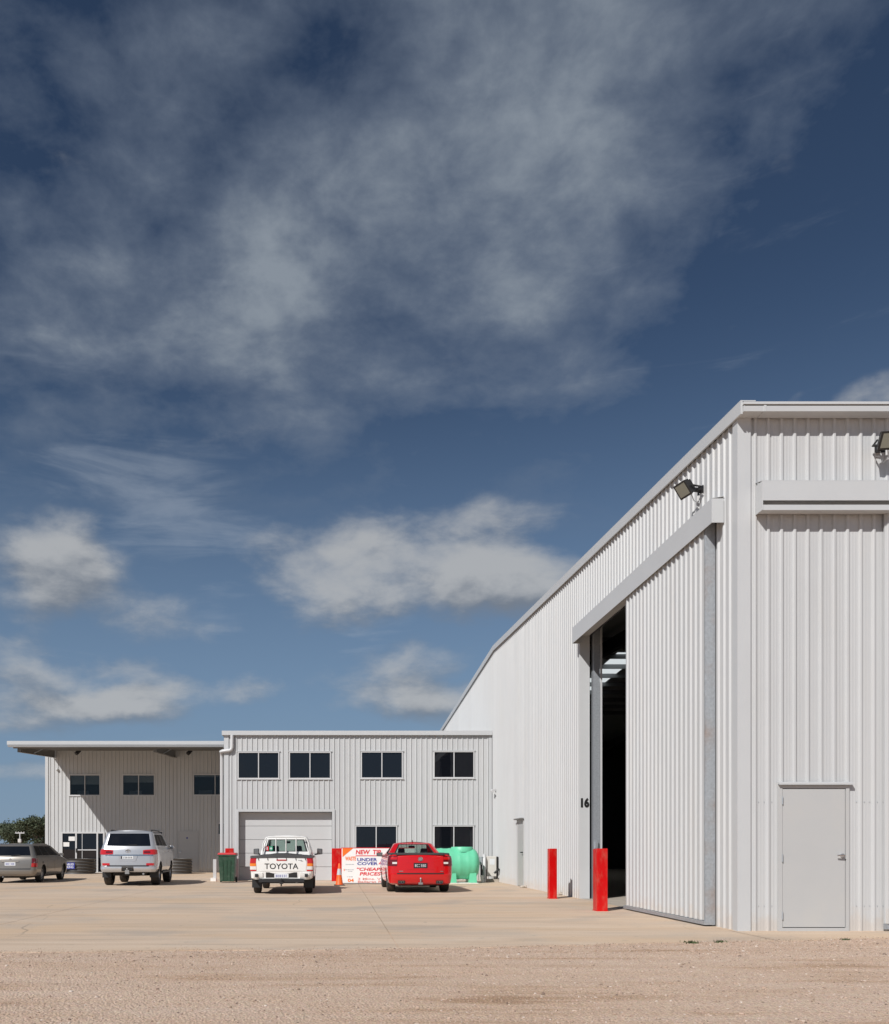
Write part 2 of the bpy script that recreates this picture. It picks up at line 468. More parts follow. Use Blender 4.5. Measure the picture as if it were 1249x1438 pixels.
def concrete_mat():
    m = bpy.data.materials.new('apron_concrete')
    m.use_nodes = True
    t = NT(m.node_tree)
    out = t.n('ShaderNodeOutputMaterial')
    p = t.n('ShaderNodeBsdfPrincipled')
    t.t.links.new(p.outputs[0], out.inputs[0])
    p.inputs['Roughness'].default_value = 0.82
    p.inputs['Specular IOR Level'].default_value = 0.25
    co = t.n('ShaderNodeTexCoord').outputs['Object']
    st = t.n('ShaderNodeMapping')
    st.inputs['Scale'].default_value = (0.10, 0.9, 1)
    st.inputs['Rotation'].default_value = (0, 0, R(3))
    t.put(st.inputs[0], co)
    n1 = t.noise(st.outputs[0], 2.6, 8, 0.68, 0.9)       # tyre swipes
    st2 = t.n('ShaderNodeMapping')
    st2.inputs['Scale'].default_value = (0.16, 0.5, 1)
    st2.inputs['Rotation'].default_value = (0, 0, R(-14))
    t.put(st2.inputs[0], co)
    n2 = t.noise(st2.outputs[0], 0.9, 6, 0.6, 0.6)       # clay tracked in from the road
    n3 = t.noise(co, 40, 4, 0.6)
    n4 = t.noise(co, 0.45, 5, 0.6)
    c = t.ramp(n1, [(0.36, (0.50, 0.395, 0.30)), (0.48, (0.60, 0.46, 0.34)), (0.64, (0.655, 0.525, 0.405))])
    c = t.mix(t.rng(n2, 0.44, 0.62, 0, 0.7), c, (0.62, 0.45, 0.30, 1))
    c = t.mix(t.rng(n4, 0.48, 0.66, 0, 0.6), c, (0.50, 0.425, 0.352, 1))
    wv = t.n('ShaderNodeTexWave', wave_type='RINGS', rings_direction='Z')
    mp = t.n('ShaderNodeMapping')
    mp.inputs['Location'].default_value = (4.5, -25.0, 0)
    t.put(mp.inputs[0], co)
    t.put(wv.inputs['Vector'], mp.outputs[0])
    wv.inputs['Scale'].default_value = 0.085
    wv.inputs['Distortion'].default_value = 5
    wv.inputs['Detail'].default_value = 4
    sw = t.math('MULTIPLY', t.rng(wv.outputs[1], 0.80, 1.0), t.rng(n4, 0.42, 0.62, 0, 0.34))
    c = t.mix(sw, c, (0.36, 0.31, 0.27, 1))               # turning circles of tyres
    spot = t.rng(t.noise(co, 6, 2, 0.5), 0.67, 0.76, 0, 0.5)
    c = t.mix(spot, c, (0.30, 0.25, 0.20, 1))
    cv = t.n('ShaderNodeTexVoronoi', feature='DISTANCE_TO_EDGE')
    wob = t.vec('ADD', co, t.vec('MULTIPLY', t.n('ShaderNodeTexNoise').outputs['Color'], (0.9, 0.9, 0)))
    t.put(cv.inputs['Vector'], wob)
    cv.inputs['Scale'].default_value = 0.13
    crack = t.math('MULTIPLY', t.rng(cv.outputs['Distance'], 0.0022, 0.0, 0.0, 0.55), t.rng(n2, 0.45, 0.6))
    c = t.mix(crack, c, (0.22, 0.18, 0.15, 1))             # hairline cracks
    g = t.ramp(n3, [(0.3, (0.88, 0.88, 0.88)), (0.7, (1.06, 1.06, 1.06))])
    c = t.mix(1.0, c, g, 'MULTIPLY')
    t.put(p.inputs['Base Color'], c)
    b = t.n('ShaderNodeBump')
    b.inputs['Strength'].default_value = 0.2
    b.inputs['Distance'].default_value = 0.004
    t.put(b.inputs['Height'], n3)
    t.t.links.new(b.outputs[0], p.inputs['Normal'])
    return m


def stone_mat():
    m = bpy.data.materials.new('loose_stone')
    m.use_nodes = True
    t = NT(m.node_tree)
    out = t.n('ShaderNodeOutputMaterial')
    p = t.n('ShaderNodeBsdfPrincipled')
    t.t.links.new(p.outputs[0], out.inputs[0])
    p.inputs['Roughness'].default_value = 0.9
    geo = t.n('ShaderNodeNewGeometry')
    c = t.ramp(geo.outputs['Random Per Island'],
               [(0.0, (0.18, 0.13, 0.105)), (0.22, (0.42, 0.30, 0.22)), (0.6, (0.51, 0.375, 0.29)), (0.85, (0.54, 0.425, 0.345)), (1.0, (0.64, 0.56, 0.49))])
    t.put(p.inputs['Base Color'], c)
    return m


gravel = gravel_mat()
concrete = concrete_mat()
stone = stone_mat()

# ------------------------------------------------------------------ mesh helpers


class MB:
    def __init__(s):
        s.v, s.f, s.m = [], [], []

    def add(s, verts, faces, mi=0):
        b = len(s.v)
        s.v += [tuple(p) for p in verts]
        for f in faces:
            s.f.append(tuple(i + b for i in f))
            s.m.append(mi)
        return s

    def box(s, x0, x1, y0, y1, z0, z1, mi=0):
        v = [(x, y, z) for z in (z0, z1) for y in (y0, y1) for x in (x0, x1)]
        return s.add(v, [(0, 2, 3, 1), (4, 5, 7, 6), (0, 1, 5, 4), (2, 6, 7, 3), (0, 4, 6, 2), (1, 3, 7, 5)], mi)

    def hexa(s, pts, mi=0):
        """eight points: bottom ring then top ring"""
        return s.add(pts, [(3, 2, 1, 0), (4, 5, 6, 7), (0, 1, 5, 4), (1, 2, 6, 5), (2, 3, 7, 6), (3, 0, 4, 7)], mi)

    def cyl(s, p0, p1, r0, r1=None, n=12, mi=0, caps=True):
        r1 = r0 if r1 is None else r1
        p0, p1 = Vector(p0), Vector(p1)
        a = (p1 - p0).normalized()
        u = a.orthogonal().normalized()
        w = a.cross(u)
        ring = lambda p, r: [p + (u * math.cos(k * 2 * math.pi / n) + w * math.sin(k * 2 * math.pi / n)) * r for k in range(n)]
        fs = [(k, (k + 1) % n, n + (k + 1) % n, n + k) for k in range(n)]
        if caps:
            fs += [tuple(range(n - 1, -1, -1)), tuple(range(n, 2 * n))]
        return s.add(ring(p0, r0) + ring(p1, r1), fs, mi)

    def tube(s, pts, r, n=8, mi=0):
        pts = [Vector(p) for p in pts]
        vs = []
        u = None
        for i, p in enumerate(pts):
            a = (pts[min(i + 1, len(pts) - 1)] - pts[max(i - 1, 0)]).normalized()
            if u is None:
                u = a.orthogonal().normalized()
            u = (u - a * u.dot(a)).normalized()
            w = a.cross(u)
            vs += [p + (u * math.cos(k * 2 * math.pi / n) + w * math.sin(k * 2 * math.pi / n)) * r for k in range(n)]
        fs = []
        for i in range(len(pts) - 1):
            for k in range(n):
                fs.append((i * n + k, i * n + (k + 1) % n, (i + 1) * n + (k + 1) % n, (i + 1) * n + k))
        fs += [tuple(range(n - 1, -1, -1)), tuple(range((len(pts) - 1) * n, len(pts) * n))]
        return s.add(vs, fs, mi)

    def lathe(s, prof, org, axis='z', n=24, mi=0):
        """prof: (radius, height along the axis)"""
        vs = []
        for (r, h) in prof:
            for k in range(n):
                a = 2 * math.pi * k / n
                c, d = r * math.cos(a), r * math.sin(a)
                p = {'z': (c, d, h), 'x': (h, c, d), 'y': (d, h, c)}[axis]
                vs.append((p[0] + org[0], p[1] + org[1], p[2] + org[2]))
        fs = []
        for i in range(len(prof) - 1):
            for k in range(n):
                fs.append((i * n + k, i * n + (k + 1) % n, (i + 1) * n + (k + 1) % n, (i + 1) * n + k))
        return s.add(vs, fs, mi)

    def prism(s, poly, fn0, fn1, mi=0):
        """poly of (a, b); fn0 and fn1 map it to the two end faces"""
        n = len(poly)
        vs = [fn0(*p) for p in poly] + [fn1(*p) for p in poly]
        fs = [tuple(range(n - 1, -1, -1)), tuple(range(n, 2 * n))]
        fs += [(k, (k + 1) % n, n + (k + 1) % n, n + k) for k in range(n)]
        return s.add(vs, fs, mi)

    def build(s, name, mats, parent=None, S=1.0, smooth=None, bevel=0.0, local=False, loc=None):
        if not isinstance(mats, (list, tuple)):
            mats = [mats]
        off = Vector((0, 0, 0))
        if parent is not None and not local:
            r = parent
            while r.parent:
                r = r.parent
            off = r.location
        if loc is not None:
            off = Vector(loc)
        me = bpy.data.meshes.new(name)
        me.from_pydata([((x * S - off[0]), (y * S - off[1]), (z * S - off[2])) for (x, y, z) in s.v], [], s.f)
        for m in mats:
            me.materials.append(m)
        me.polygons.foreach_set('material_index', s.m)
        bm = bmesh.new()
        bm.from_mesh(me)
        bmesh.ops.recalc_face_normals(bm, faces=bm.faces)
        bm.to_mesh(me)
        bm.free()
        if smooth is not None:
            me.shade_smooth()
            me.set_sharp_from_angle(angle=R(smooth))
        ob = bpy.data.objects.new(name, me)
        if loc is not None:
            ob.location = loc
        C.objects.link(ob)
        if parent is not None:
            ob.parent = parent
        if bevel:
            bv = ob.modifiers.new('bevel', 'BEVEL')
            bv.width = bevel
            bv.segments = 2
            bv.limit_method = 'ANGLE'
            bv.angle_limit = R(40)
        return ob


def tag(o, label=None, cat=None, group=None, kind=None):
    if label:
        o['label'] = label
    if cat:
        o['category'] = cat
    if group:
        o['group'] = group
    if kind:
        o['kind'] = kind
    return o


def thing(name, label, cat, loc=(0, 0, 0), group=None):
    o = bpy.data.objects.new(name, None)
    o.empty_display_size = 0.3
    o.location = loc
    C.objects.link(o)
    return tag(o, label, cat, group)


def text_mesh(s, fit, fn, depth=0.004, bold=0.0, shear=0.0, mi=0, mb=None):
    """lettering fitted into (u0, v0, u1, v1); fn maps (u, v, height) to space"""
    cu = bpy.data.curves.new('lettering', 'FONT')
    cu.body = s
    cu.size = 1.0
    cu.offset = bold
    cu.shear = shear
    cu.extrude = 0.5
    cu.resolution_u = 3
    ob = bpy.data.objects.new('lettering', cu)
    C.objects.link(ob)
    dg = bpy.context.evaluated_depsgraph_get()
    dg.update()
    me = bpy.data.meshes.new_from_object(ob.evaluated_get(dg))
    bpy.data.objects.remove(ob)
    vs = [v.co.copy() for v in me.vertices]
    fs = [tuple(p.vertices) for p in me.polygons]
    bpy.data.meshes.remove(me)
    bpy.data.curves.remove(cu)
    x0, x1 = min(v.x for v in vs), max(v.x for v in vs)
    y0, y1 = min(v.y for v in vs), max(v.y for v in vs)
    out = []
    for v in vs:
        u = fit[0] + (v.x - x0) / (x1 - x0) * (fit[2] - fit[0])
        w = fit[1] + (v.y - y0) / (y1 - y0) * (fit[3] - fit[1])
        out.append(fn(u, w, depth * (v.z + 0.5)))
    mb = mb or MB()
    return mb.add(out, fs, mi)


PITCH = 0.1905


def clad(name, mat, parent, O, U, N, u0, u1, z0, ztop, holes=(), phase=0.0, fl=True):
    """ribbed wall sheet from u0 to u1 along U; holes are (ua, ub, za, zb)"""
    O, U, N = Vector(O), Vector(U), Vector(N)
    prof = []
    k = math.floor((u0 - phase) / PITCH) - 1
    while phase + k * PITCH < u1 + PITCH:
        c = phase + k * PITCH
        prof += [(c - .031, 0), (c - .019, .024), (c - .013, .029), (c + .013, .029), (c + .019, .024), (c + .031, 0)]
        if fl:
            for q in (.074, .117):
                prof += [(c + q - .008, 0), (c + q - .003, .0015), (c + q + .003, .0015), (c + q + .008, 0)]
        k += 1
    us = [p[0] for p in prof]
    ds = [p[1] for p in prof]
    cuts = sorted(set([u for u in us if u0 < u < u1] + [u0, u1] + [x for h in holes for x in h[:2] if u0 < x < u1]))
    mb = MB()
    zt = ztop if callable(ztop) else (lambda u: ztop)
    for a, b in zip(cuts[:-1], cuts[1:]):
        if b - a < 1e-5:
            continue
        m = (a + b) / 2
        spans = [(z0, None)]
        for h in sorted([h for h in holes if h[0] < m < h[1]], key=lambda h: h[2]):
            lo, hi = spans.pop()
            if h[2] > lo + 1e-4:
                spans.append((lo, h[2]))
            spans.append((h[3], None))
        da, db = np.interp([a, b], us, ds)
        for lo, hi in spans:
            ha, hb = (zt(a), zt(b)) if hi is None else (hi, hi)
            if ha <= lo + 1e-4:
                continue
            P = lambda u, d, z: O + U * u + N * d + Vector((0, 0, z))
            mb.add([P(a, da, lo), P(b, db, lo), P(b, db, hb), P(a, da, ha)], [(0, 1, 2, 3)])
    me_ob = mb.build(name, mat, parent)
    return me_ob


def window(parent, O, U, N, w, h, split=(0.5,), depth=0.06, sill=True, frame=0.038, gl=None, papers=()):
    """sliding window: frame part with pane sub-parts; O is the lower left corner on the wall plane"""
    O, U, N = Vector(O), Vector(U), Vector(N)
    P = lambda u, n, z: O + U * u + N * n + Vector((0, 0, z))

    def bar(mb, ua, ub, za, zb, n0, n1, mi=0):
        mb.hexa([P(ua, n0, za), P(ub, n0, za), P(ub, n1, za), P(ua, n1, za), P(ua, n0, zb), P(ub, n0, zb), P(ub, n1, zb), P(ua, n1, zb)], mi)
    mb = MB()
    f = frame
    bar(mb, 0, f, 0, h, -depth, .034)
    bar(mb, w - f, w, 0, h, -depth, .034)
    bar(mb, f, w - f, 0, f, -depth, .034)
    bar(mb, f, w - f, h - f, h, -depth, .034)
    xs = [f] + [w * s for s in split] + [w - f]
    for s in split:
        bar(mb, w * s - f * .45, w * s + f * .45, f, h - f, -depth + .012, .026)
    fr = mb.build('window', alu, parent)
    for i, (a, b) in enumerate(zip(xs[:-1], xs[1:])):
        g = MB()
        a2 = a + (f * .45 if i else 0)
        b2 = b - (f * .45 if i < len(xs) - 2 else 0)
        n = -0.012 - 0.016 * (i % 2)
        bar(g, a2, b2, f, h - f, n - .006, n)
        g.build('pane', gl or window_glass, fr)
    for (ua, ub, za, zb) in papers:
        g = MB()
        bar(g, ua, ub, za, zb, -.010, -.006)
        g.build('paper_notice', paper, fr)
    if sill:
        g = MB()
        bar(g, -.03, w + .03, -.03, -.002, -.02, .055)
        g.build('sill', alu, fr)
        g = MB()
        bar(g, -.03, w + .03, h + .002, h + .03, -.02, .046)
        g.build('head_flashing', trim, fr)
    return fr

# ------------------------------------------------------------------ ground


def grid_sheet(xs, ys, zf):
    mb = MB()
    v = [(x, y, zf(x, y)) for y in ys for x in xs]
    n = len(xs)
    f = [(j * n + i, j * n + i + 1, (j + 1) * n + i + 1, (j + 1) * n + i) for j in range(len(ys) - 1) for i in range(n - 1)]
    return mb.add(v, f)


def edge_y(x):
    """where the apron stops and the gravel begins"""
    base = np.interp(x, [-30, -3.9, 1.1, 3.9, 7.4, 12, 40], [10.0, 10.1, 10.5, 11.05, 11.7, 12.0, 12.3])
    return float(base + 0.09 * mnoise.noise((x * .9, 3, 0)) + 0.06 * mnoise.noise((x * 3.1, 9, 0)) + 0.03 * mnoise.noise((x * 8, 5, 0)))


def gz(x, y):
    near = max(0.0, min(1.0, (14 - y) / 3)) * max(0, 1 - abs(x) / 60)
    n = 0.016 * mnoise.noise((x * .35, y * 1.3, 0)) + 0.010 * mnoise.noise((x * 1.2, y * 3.0, 4))
    e = max(0.0, min(1.0, (y - 8.6) / 1.2)) * max(0.0, min(1.0, (13.0 - y) / .6))     # feathers out flush with the slab edge
    return min(-0.005, -0.024 + near * n + e * 0.019)


xs = [-2500, -600, -150, -60, -30] + [i * .4 for i in range(-45, 61)] + [30, 60, 150, 600, 2500]
ys = [-2500, -600, -120, -30, -8, 0, 3] + [4.5 + i * .15 for i in range(64)] + [15, 20, 40, 90, 200, 600, 2500]
g = grid_sheet(xs, ys, gz).build('gravel_ground', gravel, smooth=60)
tag(g, kind='structure')

# concrete apron: bays poured side by side with sawn joints between
apron = bpy.data.objects.new('concrete_apron', None)
C.objects.link(apron)
tag(apron, kind='structure')
bx = [-41.25 + 6 * i for i in range(8)] + [5.70]
JG = 0.011
for x0, x1 in zip(bx[:-1], bx[1:]):
    a, b = x0 + JG / 2, x1 - JG / 2
    n = max(2, int((b - a) / .12))
    pts = [a + (b - a) * i / n for i in range(n + 1)]
    for (y0, y1) in ((None, 21.6), (21.6 + JG, 32.66), (32.66 + JG, 43.8)):
        if y0 is not None and y0 > 32 and x0 > -4.5:
            continue
        x_hi = b
        mb = MB()
        vs, fs = [], []
        for x in pts:
            y = edge_y(x) if y0 is None else y0
            vs += [(x, y, 0), (x, y1, 0), (x, y, -.12), (x, y1, -.12)]
        for i in range(n):
            p = i * 4
            fs += [(p, p + 4, p + 5, p + 1), (p + 2, p + 6, p + 4, p), (p + 1, p + 5, p + 7, p + 3)]
        fs += [(0, 1, 3, 2), (n * 4, n * 4 + 2, n * 4 + 3, n * 4 + 1)]
        mb.add(vs, fs).build('slab', concrete, apron)
# strip in front of the shed's long side, its threshold and the floor inside
mb = MB()
pts = [5.70 + JG + i * .12 for i in range(200)]
vs, fs = [], []
for x in pts:
    y = edge_y(x)
    vs += [(x, y, 0), (x, 12.80, 0), (x, y, -.12), (x, 12.80, -.12)]
for i in range(len(pts) - 1):
    p = i * 4
    fs += [(p, p + 4, p + 5, p + 1), (p + 2, p + 6, p + 4, p)]
mb.add(vs, fs).build('slab', concrete, apron)
mb = MB()
mb.box(5.70 + JG, 5.83, 12.80, 52, -.12, 0)
mb.build('slab', concrete, apron)
fl = MB().box(5.832, 46, 12.81, 52, -.15, -.003).build('shed_floor', footing)
tag(fl, kind='structure')
jb = MB().box(-41, 5.7, 12.4, 43.6, -.14, -.05).build('joint_bed', soil)
tag(jb, kind='structure')

# loose stones on the gravel
def scatter_stones():
    rng = random.Random(3)
    ico = []
    t = (1 + 5 ** .5) / 2
    base_v = [(-1, t, 0), (1, t, 0), (-1, -t, 0), (1, -t, 0), (0, -1, t), (0, 1, t), (0, -1, -t), (0, 1, -t), (t, 0, -1), (t, 0, 1), (-t, 0, -1), (-t, 0, 1)]
    base_f = [(0, 11, 5), (0, 5, 1), (0, 1, 7), (0, 7, 10), (0, 10, 11), (1, 5, 9), (5, 11, 4), (11, 10, 2), (10, 7, 6), (7, 1, 8),
              (3, 9, 4), (3, 4, 2), (3, 2, 6), (3, 6, 8), (3, 8, 9), (4, 9, 5), (2, 4, 11), (6, 2, 10), (8, 6, 7), (9, 8, 1)]
    V = np.array(base_v) / math.sqrt(1 + t * t)
    oc_v = np.array([(1, 0, 0), (-1, 0, 0), (0, 1, 0), (0, -1, 0), (0, 0, 1), (0, 0, -1)], float)
    oc_f = [(0, 2, 4), (2, 1, 4), (1, 3, 4), (3, 0, 4), (2, 0, 5), (1, 2, 5), (3, 1, 5), (0, 3, 5)]
    vs, fs = [], []

    def stone_at(x, y, r, fine):
        bv, bf = (V, base_f) if fine else (oc_v, oc_f)
        a = rng.random() * 6.28
        sc = np.array([rng.uniform(.7, 1.35), rng.uniform(.6, 1.1), rng.uniform(.45, .8)]) * r
        p = bv * np.array([[rng.uniform(.8, 1.2)] for _ in range(len(bv))]) * sc
        ca, sa = math.cos(a), math.sin(a)
        q = np.stack([p[:, 0] * ca - p[:, 1] * sa + x, p[:, 0] * sa + p[:, 1] * ca + y, p[:, 2] + gz(x, y) + r * .22], 1)
        b = len(vs)
        vs.extend(map(tuple, q))
        fs.extend(tuple(i + b for i in f) for f in bf)
    n = 0
    while n < 46000:
        y = rng.uniform(5.2, 12.2)
        x = rng.uniform(-.42 * y - .4, .66 * y + .4)
        e = edge_y(x) - y
        if e < 0.0:
            continue
        band = .30 + .9 * math.exp(-((e - .5) / .5) ** 2) + (.5 if x > 3 and e < 1.6 else 0)
        band *= .55 + .9 * max(0, .5 + mnoise.noise((x * .5, y * 1.7, 2)))
        if rng.random() > band:
            continue
        r = .0035 + .0075 * rng.random() ** 3.6
        if rng.random() < .006:
            r = rng.uniform(.011, .020)
        stone_at(x, y, r, r > .010)
        n += 1
    for _ in range(2600):                       # a few kicked up on to the apron's edge
        x = rng.uniform(-5, 8.5)
        y = edge_y(x) + abs(rng.gauss(0, .16)) * (.4 + abs(mnoise.noise((x * 1.3, 0, 8))) * 2) - .03
        r = .004 + .006 * rng.random() ** 2
        b = len(vs)
        stone_at(x, y, r, False)
        dz = .03
        for i in range(b, len(vs)):
            vs[i] = (vs[i][0], vs[i][1], vs[i][2] - gz(x, y))
    me = bpy.data.meshes.new('loose_gravel')
    me.from_pydata(vs, [], fs)
    me.materials.append(stone)
    ob = bpy.data.objects.new('loose_gravel', me)
    C.objects.link(ob)
    tag(ob, 'loose pinkish gravel and pebbles scattered over the dirt road in front', 'gravel', kind='stuff')


scatter_stones()

# ------------------------------------------------------------------ the big shed
GX, FY = 5.817, 12.744           # gable wall plane, front wall plane
RY, FARY = 32.3, 51.9            # ridge, far eave
EAVE, RIDGE = 7.40, 8.46         # wall height at the front corner and at the ridge
XE = 46.0
roof_z = lambda y: EAVE + (RIDGE - EAVE) * (1 - abs(y - RY) / (RY - FY))
shed = thing('metal_shed', 'tall pale ribbed steel shed with a half open sliding door and the number 16', 'shed', (GX, FY, 0))
OP0, OP1, OPZ = 14.0, 20.97, 6.25        # doorway in the gable wall
SD0, SD1 = 27.25, 28.25                  # small side door
clad('gable_wall', cladding, shed, (GX, 0, 0), (0, 1, 0), (-1, 0, 0), FY + .02, FARY, 0.0, roof_z,
     [(OP0, OP1, -1, OPZ), (SD0, SD1, -1, 2.09)], phase=13.02, fl=False)
PD0, PD1 = 6.43 + 5.75 - 5.75, 7.345      # personnel door leaf on the front wall (X)
clad('front_wall', cladding, shed, (0, FY, 0), (1, 0, 0), (0, -1, 0), GX + .02, XE, 0.0, EAVE,
     [(PD0 - .06, PD1 + .05, -1, 2.10)], phase=6.045)
# inner wall sheets; the interior's shade is put into their near-black colour
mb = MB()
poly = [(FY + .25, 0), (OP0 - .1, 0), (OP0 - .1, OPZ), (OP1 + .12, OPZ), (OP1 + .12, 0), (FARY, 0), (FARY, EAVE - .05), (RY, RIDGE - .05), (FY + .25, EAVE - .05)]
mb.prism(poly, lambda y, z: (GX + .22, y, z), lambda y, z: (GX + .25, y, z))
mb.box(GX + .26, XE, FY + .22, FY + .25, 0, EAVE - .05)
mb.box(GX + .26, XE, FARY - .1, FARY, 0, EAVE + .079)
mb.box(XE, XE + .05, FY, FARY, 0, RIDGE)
mb.build('dark_inner_sheet', interior_dark, shed)
# roof slopes with one translucent sheet on the far side
T = .05
SKX0, SKX1, SKY0, SKY1 = 10.5, 11.45, 32.9, 49.5


def roof_piece(x0, x1, y0, y1, name, mat, lift=.075):
    m = MB()
    z0, z1 = roof_z(y0) + lift, roof_z(y1) + lift
    m.hexa([(x0, y0, z0), (x1, y0, z0), (x1, y1, z1), (x0, y1, z1), (x0, y0, z0 + T), (x1, y0, z0 + T), (x1, y1, z1 + T), (x0, y1, z1 + T)])
    return m.build(name, mat, shed)


roof_piece(GX - .05, XE, FY - .20, RY, 'roof', [cladding])
roof_piece(GX - .05, SKX0, RY, FARY + .2, 'roof', cladding)
roof_piece(SKX1, XE, RY, FARY + .2, 'roof', cladding)
roof_piece(SKX0, SKX1, RY, SKY0, 'roof', cladding)
roof_piece(SKX0, SKX1, SKY1, FARY + .2, 'roof', cladding)
m = MB()
m.add([(SKX0, SKY0, roof_z(SKY0) + .1), (SKX1, SKY0, roof_z(SKY0) + .1), (SKX1, SKY1, roof_z(SKY1) + .1), (SKX0, SKY1, roof_z(SKY1) + .1)], [(0, 1, 2, 3)])
m.build('skylight', skylight, shed)
for i in range(10):
    y = 30.2 + i * 1.45
    MB().box(GX + .3, 30, y, y + .07, roof_z(y) - .10, roof_z(y) + .07).build('purlin', purlin_mat, shed)
for xx in (9.0, 15.5):                             # portal columns and rafters inside
    mb = MB()
    for ya, yb in ((FY + .3, RY), (RY, FARY - .2)):
        za, zb = roof_z(ya) - .25, roof_z(yb) - .25
        mb.hexa([(xx - .1, ya, za - .4), (xx + .1, ya, za - .4), (xx + .1, yb, zb - .4), (xx - .1, yb, zb - .4), (xx - .1, ya, za), (xx + .1, ya, za), (xx + .1, yb, zb), (xx - .1, yb, zb)])
    mb.build('rafter', interior_dark, shed)
# barge boards up the gable, with a folded lower lip
for ya, yb in ((FY - .22, RY), (RY, FARY + .2)):
    mb = MB()
    za, zb = roof_z(ya), roof_z(yb)
    X0, X1 = GX - .075, GX - .045
    mb.hexa([(X0, ya, za - .03), (X1, ya, za - .03), (X1, yb, zb - .03), (X0, yb, zb - .03), (X0, ya, za + .15), (X1, ya, za + .15), (X1, yb, zb + .15), (X0, yb, zb + .15)])
    mb.hexa([(X0, ya, za + .151), (GX + .14, ya, za + .151), (GX + .14, yb, zb + .151), (X0, yb, zb + .151), (X0, ya, za + .163), (GX + .14, ya, za + .163), (GX + .14, yb, zb + .163), (X0, yb, zb + .163)])
    mb.build('barge_board', trim, shed)
# eaves gutter along the front
gut = MB()
prof = [(FY - .035, 7.385), (FY - .24, 7.385), (FY - .245, 7.46), (FY - .235, 7.465), (FY - .23, 7.40), (FY - .04, 7.40)]
gut.prism(prof, lambda y, z: (GX - .03, y, z), lambda y, z: (XE, y, z))
gut.box(GX - .04, GX - .028, FY - .245, FY - .03, 7.383, 7.466)
gu = gut.build('gutter', trim, shed)
for x in (6.06, 8.0, 9.95):
    MB().box(x, x + .035, FY - .251, FY - .05, 7.379, 7.468).build('gutter_strap', trim, gu)
MB().box(GX - .05, XE, FY - .26, FY - .19, 7.478, 7.513).build('roof_edge_flashing', trim, shed)
# corner flashing, wrapped round both faces
mb = MB()
mb.box(GX - .036, GX + .155, FY - .036, FY - .031, 0.0, 7.384)
mb.box(GX - .036, GX - .031, FY - .031, FY + .12, 0.0, 7.384)
mb.box(GX + .150, GX + .155, FY - .031, FY - .004, 0.0, 7.38)
mb.build('corner_flashing', trim, shed)
# cover box of the gable door's track
mb = MB()
BX0, BZ0, BZ1 = GX - .215, 6.05, 6.41
mb.box(BX0, BX0 + .012, 13.16, 20.93, BZ0, BZ1)
mb.box(BX0 + .012, GX - .034, 13.16, 13.172, BZ0 + .001, BZ1)
mb.box(BX0 + .012, GX - .034, 20.918, 20.93, BZ0, BZ1)
mb.hexa([(BX0, 13.16, BZ1 + .001), (GX - .031, 13.16, BZ1 + .03), (GX - .031, 20.93, BZ1 + .03), (BX0, 20.93, BZ1 + .001),
         (BX0, 13.16, BZ1 + .008), (GX - .031, 13.16, BZ1 + .038), (GX - .031, 20.93, BZ1 + .038), (BX0, 20.93, BZ1 + .008)])
mb.build('track_cover', trim, shed)
MB().box(GX - .16, GX - .06, 13.3, 20.9, 6.20, 6.30).build('door_track', galv_plain, shed)
# doorway jamb: flat reveal carrying the number, column and stop angle behind it
mb = MB()
mb.box(GX - .004, GX + .21, OP1 - .004, OP1 + .01, 0, OPZ)
mb.box(GX - .032, GX - .004, OP1 - .004, OP1 + .004, 0, OPZ)
mb.build('door_jamb', trim, shed)
mb = MB()
mb.box(GX + .275, GX + .42, OP1 - .11, OP1 - .098, 0, 7.6)
mb.box(GX + .275, GX + .285, OP1 - .098, OP1 + .08, 0, 7.6)
mb.box(GX + .41, GX + .42, OP1 - .098, OP1 + .08, 0, 7.6)
mb.build('jamb_column', galv_plain, shed)
MB().box(GX + .425, GX + .47, OP1 - .13, OP1 - .118, 0, 7.5).build('stop_angle', trim, shed)
mb = MB()
mb.box(GX + .30, GX + .36, OP1 - .18, OP1 - .11, 1.20, 1.36)
mb.tube([(GX + .33, OP1 - .15, 1.20), (GX + .33, OP1 - .16, 1.10), (GX + .34, OP1 - .16, 0.9)], .012, 6)
mb.build('switch_box', galv_plain, shed)
num = text_mesh('16', (GX + .0, 2.165, GX + .198, 2.395), lambda u, v, h: (u, OP1 - .006 - h, v), .008, bold=.055)
num.build('house_number', black_print, shed)
MB().box(GX - .02, GX + .2, OP0 - .02, OP1, OPZ, OPZ + .012).build('door_head', trim, shed)

# the sliding leaf hanging outside the doorway
leaf = thing('sliding_door', 'ribbed white sliding door leaf hanging half open across the dark doorway', 'sliding door', (GX - .1, 15.4, 0))
LX = GX - .150
clad('door_sheet', cladding, leaf, (LX, 0, 0), (0, 1, 0), (-1, 0, 0), 13.52, 17.25, 0.085, 6.30, phase=13.70, fl=False)
mb = MB()
mb.box(LX - .012, LX + .128, 13.49, 13.50, 0.06, 6.25)
mb.box(LX - .018, LX - .006, 13.50, 13.535, 0.06, 6.25)
mb.box(LX + .115, LX + .128, 13.50, 13.66, 0.06, 6.25)
mb.build('end_post', galv, leaf)
MB().box(LX + .005, LX + .12, 17.2, 17.27, 0.06, 6.25).build('end_post', galv_plain, leaf)
mb = MB()
mb.box(LX - .045, LX + .125, 13.48, 17.27, 0.022, 0.078)
mb.box(LX + .02, LX + .10, 13.62, 17.2, 0.078, 0.15)
mb.build('bottom_rail', galv_plain, leaf)
MB().box(LX + .04, LX + .10, 13.66, 17.2, .16, 6.2).build('back_lining', interior_dark, leaf)
mb = MB()
for y in (13.9, 15.4, 16.9):
    mb.box(LX + .03, LX + .07, y, y + .04, 6.24, 6.4)
mb.build('hanger', galv_plain, leaf)

